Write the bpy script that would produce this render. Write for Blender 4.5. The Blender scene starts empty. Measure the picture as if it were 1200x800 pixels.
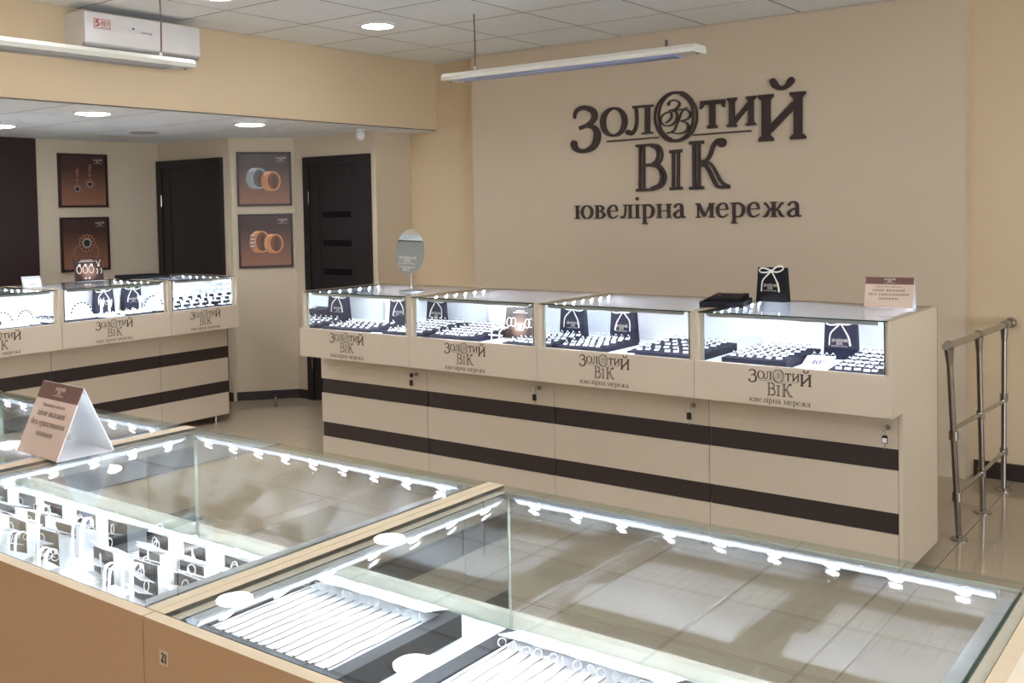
import bpy, math, random
from mathutils import Vector, Matrix
random.seed(7)
scene = bpy.context.scene
COL = scene.collection
PI = math.pi

# ------------------------------------------------------------------ camera, world, exposure
cam_data = bpy.data.cameras.new('camera')
cam = bpy.data.objects.new('camera', cam_data); COL.objects.link(cam)
YAW, PITCH, ROLL = 0.646347175, 0.0359916317, -0.018262013
fw = Vector((-math.sin(YAW)*math.cos(PITCH), math.cos(YAW)*math.cos(PITCH), -math.sin(PITCH)))
r0 = Vector((math.cos(YAW), math.sin(YAW), 0)); u0 = r0.cross(fw)
rt = math.cos(ROLL)*r0 + math.sin(ROLL)*u0
up = -math.sin(ROLL)*r0 + math.cos(ROLL)*u0
cam.matrix_world = Matrix(((rt.x, up.x, -fw.x, 0), (rt.y, up.y, -fw.y, 0), (rt.z, up.z, -fw.z, 1.6), (0, 0, 0, 1)))
cam_data.sensor_width = 36.0
cam_data.lens = 1190.496*36/1200
cam_data.shift_x = (600-592.112)/1200
cam_data.shift_y = (286.853-400)/1200
cam_data.clip_start = 0.02
scene.camera = cam
world = bpy.data.worlds.new('room_world'); scene.world = world
world.use_nodes = True
world.node_tree.nodes['Background'].inputs[0].default_value = (0.86, 0.92, 1.0, 1)
world.node_tree.nodes['Background'].inputs[1].default_value = 2.5   # overcast daylight, enters only through the shop-front window
scene.view_settings.view_transform = 'Standard'
scene.view_settings.look = 'None'
scene.view_settings.gamma = 1.0
scene.view_settings.use_curve_mapping = False
scene.view_settings.exposure = 1.62
cy = scene.cycles
cy.max_bounces = 10; cy.diffuse_bounces = 4; cy.glossy_bounces = 6
cy.transparent_max_bounces = 40; cy.transmission_bounces = 8
cy.sample_clamp_indirect = 40.0
cy.caustics_reflective = False; cy.caustics_refractive = False
portal = bpy.data.lights.new('window_portal', 'AREA'); portal.shape = 'RECTANGLE'; portal.size = 6.2; portal.size_y = 2.15
portal.cycles.is_portal = True
po = bpy.data.objects.new('window_portal', portal); COL.objects.link(po)
po.matrix_world = Matrix(((0, 0, -1, 4.28), (1, 0, 0, 0.7), (0, 1, 0, 1.375), (0, 0, 0, 1))) @ Matrix.Rotation(PI, 4, 'Y')
LAMP = dict(main=14.0, soffit=29.0, strip=0.7, dot=190.0, dot_far=125.0)

# ------------------------------------------------------------------ materials
def srgb(r, g, b):
    f = lambda c: c/12.92 if c <= 0.04045 else ((c+0.055)/1.055)**2.4
    return (f(r/255), f(g/255), f(b/255), 1)
def mat(name, rgb, rough=0.5, metal=0.0, var=0.04, scale=40.0, stretch=(1, 1, 1), spec=0.5, bump=0.0):
    m = bpy.data.materials.new(name); m.use_nodes = True
    nt = m.node_tree; b = nt.nodes['Principled BSDF']
    c = srgb(*rgb)
    tc = nt.nodes.new('ShaderNodeTexCoord'); mp = nt.nodes.new('ShaderNodeMapping')
    mp.inputs['Scale'].default_value = stretch
    nz = nt.nodes.new('ShaderNodeTexNoise'); nz.inputs['Scale'].default_value = scale; nz.inputs['Detail'].default_value = 4
    mx = nt.nodes.new('ShaderNodeMix'); mx.data_type = 'RGBA'
    mx.inputs[6].default_value = tuple(min(1, x*(1+var)) for x in c[:3])+(1,)
    mx.inputs[7].default_value = tuple(x*(1-var) for x in c[:3])+(1,)
    nt.links.new(tc.outputs['Object'], mp.inputs['Vector']); nt.links.new(mp.outputs[0], nz.inputs['Vector'])
    nt.links.new(nz.outputs['Fac'], mx.inputs[0]); nt.links.new(mx.outputs[2], b.inputs['Base Color'])
    if bump:
        bp = nt.nodes.new('ShaderNodeBump'); bp.inputs['Strength'].default_value = bump; bp.inputs['Distance'].default_value = 0.002
        nt.links.new(nz.outputs['Fac'], bp.inputs['Height']); nt.links.new(bp.outputs[0], b.inputs['Normal'])
    b.inputs['Roughness'].default_value = rough; b.inputs['Metallic'].default_value = metal
    b.inputs['Specular IOR Level'].default_value = spec
    return m
def emit(name, rgb, strength, sampled=True):
    m = bpy.data.materials.new(name); m.use_nodes = True
    nt = m.node_tree; nt.nodes.clear()
    o = nt.nodes.new('ShaderNodeOutputMaterial'); e = nt.nodes.new('ShaderNodeEmission')
    e.inputs[0].default_value = srgb(*rgb); e.inputs[1].default_value = strength
    nt.links.new(e.outputs[0], o.inputs[0])
    if not sampled: m.cycles.emission_sampling = 'NONE'
    return m
def glass_edge(name):
    # polished pane edge: dark green seen from outside, pale and see-through from within the pane
    m = mat(name, (34, 66, 58), 0.15, var=0.05)
    nt = m.node_tree; o = nt.nodes['Material Output']; b = nt.nodes['Principled BSDF']
    ge = nt.nodes.new('ShaderNodeNewGeometry'); mx = nt.nodes.new('ShaderNodeMixShader')
    t = nt.nodes.new('ShaderNodeBsdfTransparent'); t.inputs[0].default_value = (0.80, 0.90, 0.84, 1)
    nt.links.new(ge.outputs['Backfacing'], mx.inputs[0]); nt.links.new(b.outputs[0], mx.inputs[1]); nt.links.new(t.outputs[0], mx.inputs[2])
    nt.links.new(mx.outputs[0], o.inputs[0])
    return m
def glass(name, tint=(0.975, 0.99, 0.98), ior=1.5):
    m = bpy.data.materials.new(name); m.use_nodes = True
    nt = m.node_tree; nt.nodes.clear()
    o = nt.nodes.new('ShaderNodeOutputMaterial'); mx = nt.nodes.new('ShaderNodeMixShader')
    t = nt.nodes.new('ShaderNodeBsdfTransparent'); t.inputs[0].default_value = tint+(1,)
    g = nt.nodes.new('ShaderNodeBsdfGlossy'); g.inputs['Roughness'].default_value = 0.0
    ge = nt.nodes.new('ShaderNodeNewGeometry'); mr = nt.nodes.new('ShaderNodeMapRange')
    mr.inputs['To Min'].default_value = ior; mr.inputs['To Max'].default_value = 1/ior
    fr = nt.nodes.new('ShaderNodeFresnel')
    nt.links.new(ge.outputs['Backfacing'], mr.inputs['Value']); nt.links.new(mr.outputs[0], fr.inputs['IOR'])
    nt.links.new(fr.outputs[0], mx.inputs[0]); nt.links.new(t.outputs[0], mx.inputs[1]); nt.links.new(g.outputs[0], mx.inputs[2])
    nt.links.new(mx.outputs[0], o.inputs[0])
    return m
M = dict(
    wall=mat('cream_wall_paint', (212, 196, 172), 0.75, var=0.03, scale=300, bump=0.05),
    signwall=mat('grey_beige_sign_wall_paint', (211, 193, 168), 0.75, var=0.03, scale=300, bump=0.05),
    lining=mat('pale_grey_back_lining', (226, 226, 232), 0.9, var=0.01, spec=0.05),
    beam=mat('warm_cream_beam_paint', (218, 196, 162), 0.75, var=0.03, scale=300, bump=0.05),
    laminate=mat('cream_laminate', (206, 192, 172), 0.42, var=0.025, scale=30, stretch=(1, 1, 12)),
    staff=mat('tan_laminate', (176, 138, 102), 0.45, var=0.03, scale=120),
    edge=mat('wood_edge_band', (200, 181, 150), 0.4, var=0.06, scale=14, stretch=(1, 10, 10)),
    wenge=mat('dark_wenge_laminate', (50, 40, 39), 0.4, var=0.08, scale=20, stretch=(1, 1, 14)),
    white=mat('white_lining', (236, 236, 238), 0.5, var=0.01),
    tile=mat('beige_porcelain_tile', (176, 160, 138), 0.09, var=0.05, scale=5),
    grout=mat('dark_grout', (92, 82, 72), 0.8),
    ceil=mat('white_ceiling_panel', (244, 249, 255), 0.9, var=0.03, scale=400, bump=0.1),
    grid=mat('ceiling_grid_bar', (92, 84, 78), 0.6),
    plinth=mat('dark_baseboard', (46, 38, 38), 0.4),
    door=mat('black_brown_door', (30, 26, 28), 0.45, var=0.1, scale=15, stretch=(8, 8, 1)),
    doordark=mat('black_door_inlay', (14, 13, 18), 0.2),
    brown=mat('dark_brown_cloth_panel', (44, 26, 24), 0.7, var=0.1),
    sign=mat('dark_brown_sign_letter', (58, 42, 40), 0.55, var=0.03),
    print=mat('dark_brown_print', (74, 52, 44), 0.6),
    lightprint=mat('pale_print', (222, 206, 190), 0.6),
    alu=mat('brushed_aluminium', (190, 195, 200), 0.35, 0.9, scale=60, stretch=(1, 20, 20)),
    chrome=mat('polished_steel', (168, 165, 162), 0.22, 1.0, var=0.02),
    silver=mat('silver_metal', (225, 225, 228), 0.2, 1.0),
    gold=mat('rose_gold_metal', (225, 170, 120), 0.2, 1.0),
    mirror=mat('silvered_mirror', (232, 238, 238), 0.0, 1.0, var=0.0),
    gedge=glass_edge('green_glass_edge'),
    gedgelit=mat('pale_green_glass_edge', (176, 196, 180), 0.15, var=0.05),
    black=mat('black_leatherette', (22, 22, 28), 0.6, var=0.06, bump=0.05, spec=0.2),
    navy=mat('dark_navy_velvet', (22, 25, 50), 0.9, var=0.1),
    gloss=mat('glossy_black_acrylic', (40, 38, 38), 0.06, var=0.02),
    paper=mat('white_card', (240, 240, 242), 0.6, var=0.01),
    beigecard=mat('beige_printed_card', (196, 170, 150), 0.5, var=0.02),
    browncard=mat('brown_printed_card', (98, 62, 50), 0.5, var=0.02),
    plastic=mat('white_plastic', (232, 232, 230), 0.35, var=0.01),
    acwhite=mat('air_conditioner_plastic', (226, 222, 220), 0.25, var=0.01),
    dark=mat('dark_slot', (22, 22, 24), 0.6),
    red=mat('red_print', (200, 40, 40), 0.5),
    ribbon=mat('cream_satin_ribbon', (235, 230, 215), 0.35, var=0.03),
    block=mat('dark_brown_acrylic_block', (62, 54, 48), 0.3, var=0.03),
    speaker=mat('grey_speaker_cloth', (172, 172, 174), 0.8),
    greytube=mat('grey_tube_cover', (176, 178, 182), 0.35, var=0.02),
    tube=mat('unlit_tube_cover', (158, 172, 218), 0.25, var=0.02),
    lampbody=mat('lamp_housing', (228, 226, 214), 0.35, var=0.01),
    cable=mat('brown_hanging_cable', (110, 80, 66), 0.6),
    frame=mat('dark_picture_frame', (46, 28, 26), 0.4),
    sticker=mat('clear_sticker', (196, 170, 140), 0.3),
    ink=mat('black_ink', (18, 18, 20), 0.5),
    pearl=mat('dark_bead', (40, 36, 52), 0.25),
    blind=mat('grey_window_blind', (150, 148, 146), 0.6, var=0.05),
    rglass=mat('clear_acrylic', (205, 212, 214), 0.1),
    lamp=emit('downlight_glow', (250, 250, 255), LAMP['main']),
    lamp2=emit('soffit_downlight_glow', (246, 249, 255), LAMP['soffit']),
    strip=emit('led_strip_glow', (226, 238, 255), LAMP['strip']),
    led_far=emit('led_point_glow_far', (228, 238, 255), LAMP['dot_far']),
    led=emit('led_point_glow', (228, 238, 255), LAMP['dot']),
    glass=glass('clear_glass'),
    fglass=glass('reflective_front_glass', (0.96, 0.985, 0.97), 1.65),
)

# ------------------------------------------------------------------ mesh helpers
class MB:
    def __init__(self): self.v = []; self.f = []; self.m = []; self.mats = []
    def mi(self, m):
        if m not in self.mats: self.mats.append(m)
        return self.mats.index(m)
    def add(self, vs, fs, m):
        b = len(self.v); i = self.mi(m)
        self.v += [tuple(p) for p in vs]
        for f in fs: self.f.append(tuple(b+k for k in f)); self.m.append(i)
        return self
    def box(self, x0, y0, z0, x1, y1, z1, m, edge=None, thin=None):
        vs = [(x0,y0,z0),(x1,y0,z0),(x1,y1,z0),(x0,y1,z0),(x0,y0,z1),(x1,y0,z1),(x1,y1,z1),(x0,y1,z1)]
        fs = [(0,3,2,1),(4,5,6,7),(0,1,5,4),(2,3,7,6),(1,2,6,5),(3,0,4,7)]
        if edge is None: return self.add(vs, fs, m)
        ax = {'z': (0,1), 'y': (2,3), 'x': (4,5)}[thin]
        self.add(vs, [fs[k] for k in ax], m)
        return self.add(vs, [fs[k] for k in range(6) if k not in ax], edge)
    def prism(self, poly, axis, a, b, m):
        n = len(poly)
        if axis == 'x': P = lambda p, t: (t, p[0], p[1])
        elif axis == 'y': P = lambda p, t: (p[0], t, p[1])
        else: P = lambda p, t: (p[0], p[1], t)
        vs = [P(p, a) for p in poly]+[P(p, b) for p in poly]
        fs = [tuple(range(n))[::-1], tuple(range(n, 2*n))]+[(k, (k+1) % n, n+(k+1) % n, n+k) for k in range(n)]
        return self.add(vs, fs, m)
    def cyl(self, p, q, r, m, n=16, r2=None):
        p = Vector(p); q = Vector(q); d = (q-p).normalized(); r2 = r if r2 is None else r2
        a = d.orthogonal().normalized(); b = d.cross(a)
        vs = []
        for c, rr in ((p, r), (q, r2)):
            for k in range(n):
                t = 2*PI*k/n; vs.append(c+rr*(math.cos(t)*a+math.sin(t)*b))
        fs = [tuple(range(n))[::-1], tuple(range(n, 2*n))]+[(k, (k+1) % n, n+(k+1) % n, n+k) for k in range(n)]
        return self.add(vs, fs, m)
    def tube(self, pts, r, m, n=8, closed=False):
        P = [Vector(p) for p in pts]; N = len(P); vs = []; prev = None
        for i, p in enumerate(P):
            a = P[(i-1) % N] if (closed or i > 0) else p
            b = P[(i+1) % N] if (closed or i < N-1) else p
            d = (b-a).normalized()
            x = d.orthogonal().normalized() if prev is None else (prev-d*prev.dot(d)).normalized()
            prev = x; y = d.cross(x)
            for k in range(n):
                t = 2*PI*k/n; vs.append(p+r*(math.cos(t)*x+math.sin(t)*y))
        fs = []
        for i in range(N if closed else N-1):
            j = (i+1) % N
            for k in range(n): fs.append((i*n+k, i*n+(k+1) % n, j*n+(k+1) % n, j*n+k))
        if not closed: fs += [tuple(range(n))[::-1], tuple((N-1)*n+k for k in range(n))]
        return self.add(vs, fs, m)
    def sphere(self, c, r, m, n=12, k=7, sz=1.0):
        vs = []; fs = []
        for i in range(k+1):
            ph = PI*i/k
            for j in range(n):
                t = 2*PI*j/n; vs.append((c[0]+r*math.sin(ph)*math.cos(t), c[1]+r*math.sin(ph)*math.sin(t), c[2]+r*sz*math.cos(ph)))
        for i in range(k):
            for j in range(n): fs.append((i*n+j, (i+1)*n+j, (i+1)*n+(j+1) % n, i*n+(j+1) % n))
        return self.add(vs, fs, m)
    def lathe(self, prof, c, m, n=24):
        vs = []; fs = []; k = len(prof)
        for r, z in prof:
            for j in range(n):
                t = 2*PI*j/n; vs.append((c[0]+r*math.cos(t), c[1]+r*math.sin(t), c[2]+z))
        for i in range(k-1):
            for j in range(n): fs.append((i*n+j, i*n+(j+1) % n, (i+1)*n+(j+1) % n, (i+1)*n+j))
        fs += [tuple(range(n))[::-1], tuple((k-1)*n+j for j in range(n))]
        return self.add(vs, fs, m)
    def flat(self, polys, m, y=0.0, t=0.0, dx=0, dz=0, s=1.0, sz=None, dy=0.00001):
        """2-D pieces in the XZ plane facing -Y; t > 0 gives them thickness towards +Y"""
        sz = s if sz is None else sz
        last = None; y0 = y; t0 = t; c = 0
        for p in polys:
            n = len(p)
            if last is not None and p[0] != last[1]: c += 1     # a new stroke lies a hair above the one it crosses
            last = p; y = y0-dy*c; t = t0+dy*c if t0 > 0 else 0
            a = sum(p[k][0]*p[(k+1) % n][1]-p[(k+1) % n][0]*p[k][1] for k in range(n))
            if a < 0: p = p[::-1]
            q = [(dx+x*s, dz+z*sz) for x, z in p]
            if t <= 0: self.add([(x, y, z) for x, z in q], [tuple(range(n))], m)
            else: self.add([(x, y, z) for x, z in q]+[(x, y+t, z) for x, z in q], [tuple(range(n)), tuple(range(n, 2*n))[::-1]]+[(k, n+k, n+(k+1) % n, (k+1) % n) for k in range(n)], m)
        return self
    def mesh(self, name, smooth=False):
        me = bpy.data.meshes.new(name); me.from_pydata(self.v, [], self.f)
        for m in self.mats: me.materials.append(m)
        me.polygons.foreach_set('material_index', self.m)
        if smooth:
            me.polygons.foreach_set('use_smooth', [True]*len(self.f))
            try: me.set_sharp_from_angle(angle=math.radians(40))
            except Exception: pass
        me.update(); return me
    def build(self, name, parent=None, loc=(0, 0, 0), rot=(0, 0, 0), smooth=False):
        return link(name, self.mesh(name, smooth), parent, loc, rot)
def link(name, me, parent=None, loc=(0, 0, 0), rot=(0, 0, 0), scale=(1, 1, 1)):
    o = bpy.data.objects.new(name, me); COL.objects.link(o)
    o.location = loc; o.rotation_euler = rot; o.scale = scale
    if parent is not None: o.parent = parent
    return o
def tag(o, label, cat, group=None):
    o['label'] = label; o['category'] = cat
    if group: o['group'] = group
    return o
def thing(name, label, cat, loc=(0, 0, 0), rz=0.0, group=None):
    return tag(link(name, None, None, loc, (0, 0, rz)), label, cat, group)
def struct(o): o['kind'] = 'structure'; return o
def B(x0, y0, z0, x1, y1, z1, m): return MB().box(x0, y0, z0, x1, y1, z1, M[m])

# ------------------------------------------------------------------ lettering (own stroke alphabet)
def spline(pts, per=6):
    if len(pts) < 3: return pts
    out = []
    for i in range(len(pts)-1):
        p0 = pts[max(i-1, 0)]; p1 = pts[i]; p2 = pts[i+1]; p3 = pts[min(i+2, len(pts)-1)]
        for k in range(per):
            t = k/per
            out.append(tuple(0.5*(2*b+(c-a)*t+(2*a-5*b+4*c-d)*t*t+(-a+3*b-3*c+d)*t**3) for a, b, c, d in zip(p0, p1, p2, p3)))
    return out+[pts[-1]]
def disc(x, y, r, ry=None, n=14):
    ry = r if ry is None else ry
    return [(x+r*math.cos(2*PI*k/n), y+ry*math.sin(2*PI*k/n)) for k in range(n)]
def stroke(pts, per=6, ball=None):
    q = spline(pts, per); n = len(q); L = []; R = []; out = []
    for i in range(n):
        a = q[max(i-1, 0)]; b = q[min(i+1, n-1)]
        dx, dy = b[0]-a[0], b[1]-a[1]; d = math.hypot(dx, dy) or 1e-9
        w = max(q[i][2], 0)/2
        L.append((q[i][0]-dy/d*w, q[i][1]+dx/d*w)); R.append((q[i][0]+dy/d*w, q[i][1]-dx/d*w))
    for i in range(n-1): out.append([R[i], R[i+1], L[i+1], L[i]])
    if ball and len(pts) > 4:
        for e in (pts[0], pts[-1]):
            if e[2] >= ball: out.append(disc(e[0], e[1], e[2]/2))
    return out
def ring(cx, cy, rx, ry, wx, wy, n=20):
    out = []
    for k in range(n):
        a, b = 2*PI*k/n, 2*PI*(k+1)/n
        f = lambda t, ex, ez: (cx+(rx-ex)*math.cos(t), cy+(ry-ez)*math.sin(t))
        out.append([f(a, 0, 0), f(b, 0, 0), f(b, wx, wy), f(a, wx, wy)])
    return out
def _bar(x0, x1, y, w=0.07): return [(x0, y, w), (x1, y, w)]
def _st(x, h=1.0, b=0.0, w=0.19, s=0.2):
    return [[(x, b, w), (x, h, w)], _bar(x-s, x+s, b+0.035), _bar(x-s, x+s, h-0.035)]
GL = {
 'а': (0.92, [[(.12,.72,.14),(.25,.93,.1),(.45,.97,.1),(.62,.8,.18),(.63,.2,.2),(.75,.04,.1),(.88,.08,.06)], [(.62,.58,.06),(.35,.5,.1),(.12,.25,.18),(.25,.04,.12),(.45,.05,.1),(.62,.22,.06)]]),
 'б': (0.92, [[(.1,.5,.18),(.12,1.0,.14),(.35,1.25,.12),(.75,1.42,.12)], [(.1,.5,.2),(.2,.9,.1),(.45,.97,.08),(.76,.75,.16),(.8,.48,.2),(.72,.15,.16),(.45,.03,.08),(.18,.15,.16),(.1,.5,.2)]]),
 'в': (0.92, _st(.22)+[[(.22,.96,.07),(.5,.94,.1),(.66,.76,.18),(.5,.55,.1),(.22,.53,.07)], [(.22,.53,.07),(.55,.5,.1),(.75,.28,.2),(.55,.05,.1),(.22,.04,.07)]]),
 'е': (0.88, [_bar(.12,.78,.55,.06), [(.74,.55,.12),(.65,.88,.12),(.42,.97,.08),(.16,.78,.16),(.1,.48,.2),(.2,.15,.16),(.45,.03,.1),(.78,.22,.06)]]),
 'є': (0.85, [_bar(.12,.6,.52,.06), [(.72,.76,.14),(.45,.97,.08),(.16,.78,.16),(.1,.5,.2),(.2,.15,.16),(.45,.03,.1),(.76,.22,.06)]]),
 'ж': (1.42, _st(.71)+[[(.13,.9,.17),(.27,.85,.1),(.42,.58,.1),(.71,.5,.08)], [(1.29,.9,.17),(1.15,.85,.1),(1.0,.58,.1),(.71,.5,.08)], [(.71,.5,.08),(.42,.42,.12),(.27,.1,.16),(.06,.04,.07)], [(.71,.5,.08),(1.0,.42,.12),(1.15,.1,.16),(1.36,.04,.07)]]),
 'з': (0.78, [[(.12,.76,.14),(.3,.96,.1),(.55,.82,.16),(.5,.58,.1),(.28,.53,.07)], [(.28,.53,.07),(.62,.42,.16),(.6,.14,.18),(.35,.03,.1),(.1,.22,.15)]]),
 'и': (1.12, _st(.22)+_st(.9)+[[(.25,.12,.1),(.87,.88,.1)]]),
 'і': (0.46, _st(.22)+[[(.13,1.4,.22),(.31,1.4,.22)]]),
 'к': (0.95, _st(.22)+[[(.3,.5,.08),(.5,.6,.1),(.65,.88,.12),(.82,.92,.16)], [(.35,.52,.1),(.55,.4,.14),(.7,.1,.16),(.92,.04,.07)]]),
 'л': (1.0, _st(.76)+[_bar(.25,.8,.965), [(.42,.95,.1),(.4,.4,.1),(.28,.08,.12),(.1,.1,.18)]]),
 'м': (1.3, _st(1.08)+[[(.18,0,.07),(.18,1,.07)], _bar(.02,.36,.035), _bar(.02,.3,.965), [(.2,.97,.2),(.62,.08,.18)], [(.62,.08,.07),(1.02,.97,.07)]]),
 'н': (1.1, _st(.22)+_st(.88)+[_bar(.22,.88,.52)]),
 'о': (0.92, [[(.46,.97,.07),(.78,.8,.15),(.84,.5,.19),(.78,.2,.15),(.46,.03,.07),(.14,.2,.15),(.08,.5,.19),(.14,.8,.15),(.46,.97,.07)]]),
 'р': (0.98, _st(.22, 1.0, -.42)+[[(.22,.82,.08),(.5,.97,.1),(.78,.76,.16),(.82,.48,.2),(.72,.16,.16),(.47,.03,.08),(.22,.14,.07)]]),
 'т': (0.9, _st(.45, .97)+[_bar(.06,.84,.96,.08), [(.1,.98,.08),(.08,.72,.08)], [(.8,.98,.08),(.82,.72,.08)]]),
 'у': (0.9, [[(.12,.96,.18),(.46,.1,.16)], [(.78,.96,.08),(.46,.1,.09),(.3,-.32,.1),(.14,-.32,.16)], _bar(0,.3,.965), _bar(.62,.92,.965)]),
 'х': (0.92, [[(.14,.96,.18),(.78,.04,.18)], [(.78,.96,.08),(.14,.04,.08)], _bar(0,.32,.965), _bar(.6,.92,.965), _bar(0,.3,.035), _bar(.6,.94,.035)]),
 'ц': (1.12, _st(.22)+_st(.86)+[_bar(.22,1.05,.04,.08), [(1.04,.08,.09),(1.04,-.25,.09)]]),
 'я': (0.95, _st(.74)+[[(.72,.96,.07),(.42,.94,.1),(.2,.72,.18),(.42,.5,.1),(.72,.48,.07)], [(.52,.48,.12),(.34,.22,.12),(.06,.05,.08)]]),
 'ю': (1.48, _st(.22)+[_bar(.22,.62,.5)]+[[(.98+.38*math.sin(2*PI*k/12), .5+.47*math.cos(2*PI*k/12), .07+.12*abs(math.sin(2*PI*k/12))) for k in range(13)]]),
 'Ш': (1.75, _st(.24, 1.4)+_st(.84, 1.4)+_st(1.44, 1.4)+[_bar(.24,1.44,.04,.08)]),
 ',': (0.4, [[(.15,.08,.18),(.2,-.05,.14),(.1,-.25,.05)]]),
 ' ': (0.5, []),
 '-': (0.7, [_bar(.1,.6,.6,.14)]),
 '4': (0.9, [[(.62,0,.18),(.62,1.4,.18)], [(.6,1.35,.12),(.08,.45,.12)], _bar(.05,.85,.42,.14)]),
 '0': (0.95, [[(.46+.34*math.sin(2*PI*k/12), .7+.66*math.cos(2*PI*k/12), .1+.1*abs(math.sin(2*PI*k/12))) for k in range(13)]]),
 '%': (1.2, [[(.2,0,.1),(.95,1.4,.1)]]+[[(x+.18*math.sin(2*PI*k/10), y+.25*math.cos(2*PI*k/10), .1) for k in range(11)] for x, y in ((.25,1.1),(.92,.3))]),
 '1': (0.6, [[(.32,0,.18),(.32,1.4,.18)], [(.32,1.36,.1),(.08,1.1,.1)]]),
 '5': (1.05, [[(.2,1.4,.3),(.9,1.4,.3)], [(.25,1.4,.26),(.2,.85,.26)], [(.2,.8,.26),(.55,.95,.26),(.85,.6,.3),(.75,.2,.3),(.4,.08,.28),(.08,.22,.28)]]),
 'Л': (1.15, [[(.08,0,.26),(.4,1.3,.24)], [(.95,0,.26),(.95,1.4,.26)], _bar(.3,1.05,1.3,.24)]),
 'Е': (0.95, [[(.22,0,.26),(.22,1.4,.26)], _bar(.22,.85,1.3,.22), _bar(.22,.8,.7,.22), _bar(.22,.85,.1,.22)]),
 'Т': (1.0, [[(.5,0,.26),(.5,1.4,.26)], _bar(.05,.95,1.3,.24)]),
 'L': (0.8, [[(.2,0,.18),(.2,1.4,.18)], _bar(.15,.75,.08,.16)]),
 'u': (0.95, [[(.2,1,.18),(.2,.3,.18),(.35,.06,.16),(.6,.1,.14),(.75,.3,.12)], [(.75,0,.18),(.75,1,.18)]]),
 'b': (0.95, [[(.2,0,.18),(.2,1.4,.18)], [(.2,.8,.12),(.5,.97,.14),(.8,.5,.18),(.5,.03,.14),(.2,.2,.12)]]),
 'r': (0.7, [[(.2,0,.18),(.2,1,.18)], [(.2,.7,.12),(.4,.95,.14),(.65,.92,.16)]]),
 'g': (0.95, [[(.75,.8,.12),(.45,.97,.14),(.14,.5,.18),(.45,.03,.14),(.75,.2,.12)], [(.75,1,.18),(.75,-.2,.18),(.45,-.4,.14),(.15,-.3,.12)]]),
 '№': (2.0, [[(.2,0,.12),(.2,1.4,.12)], [(.2,1.35,.2),(.9,.1,.2)], [(.9,0,.12),(.9,1.4,.12)], _bar(1.2,1.8,.3,.1)]+[[(1.5+.25*math.sin(2*PI*k/10), .8+.3*math.cos(2*PI*k/10), .12) for k in range(11)]]),
}
GL['e'] = GL['е']
def text(s, bold=1.0):
    """list of (char, polygons) with x-height 1, and the total width"""
    x = 0; out = []
    for c in s:
        adv, st = GL[c]; polys = []
        for p in st: polys += stroke([(a+x, b, w*bold) for a, b, w in p], 4)
        out.append((c, polys)); x += adv+0.06
    return out, x
def line(mb, s, m, cx, z, width, xh, y=0.0, t=0.0, bold=1.0):
    g, w = text(s, bold); k = width/w
    for c, p in g: mb.flat(p, m, y, t, cx-width/2, z, k, xh)
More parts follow.
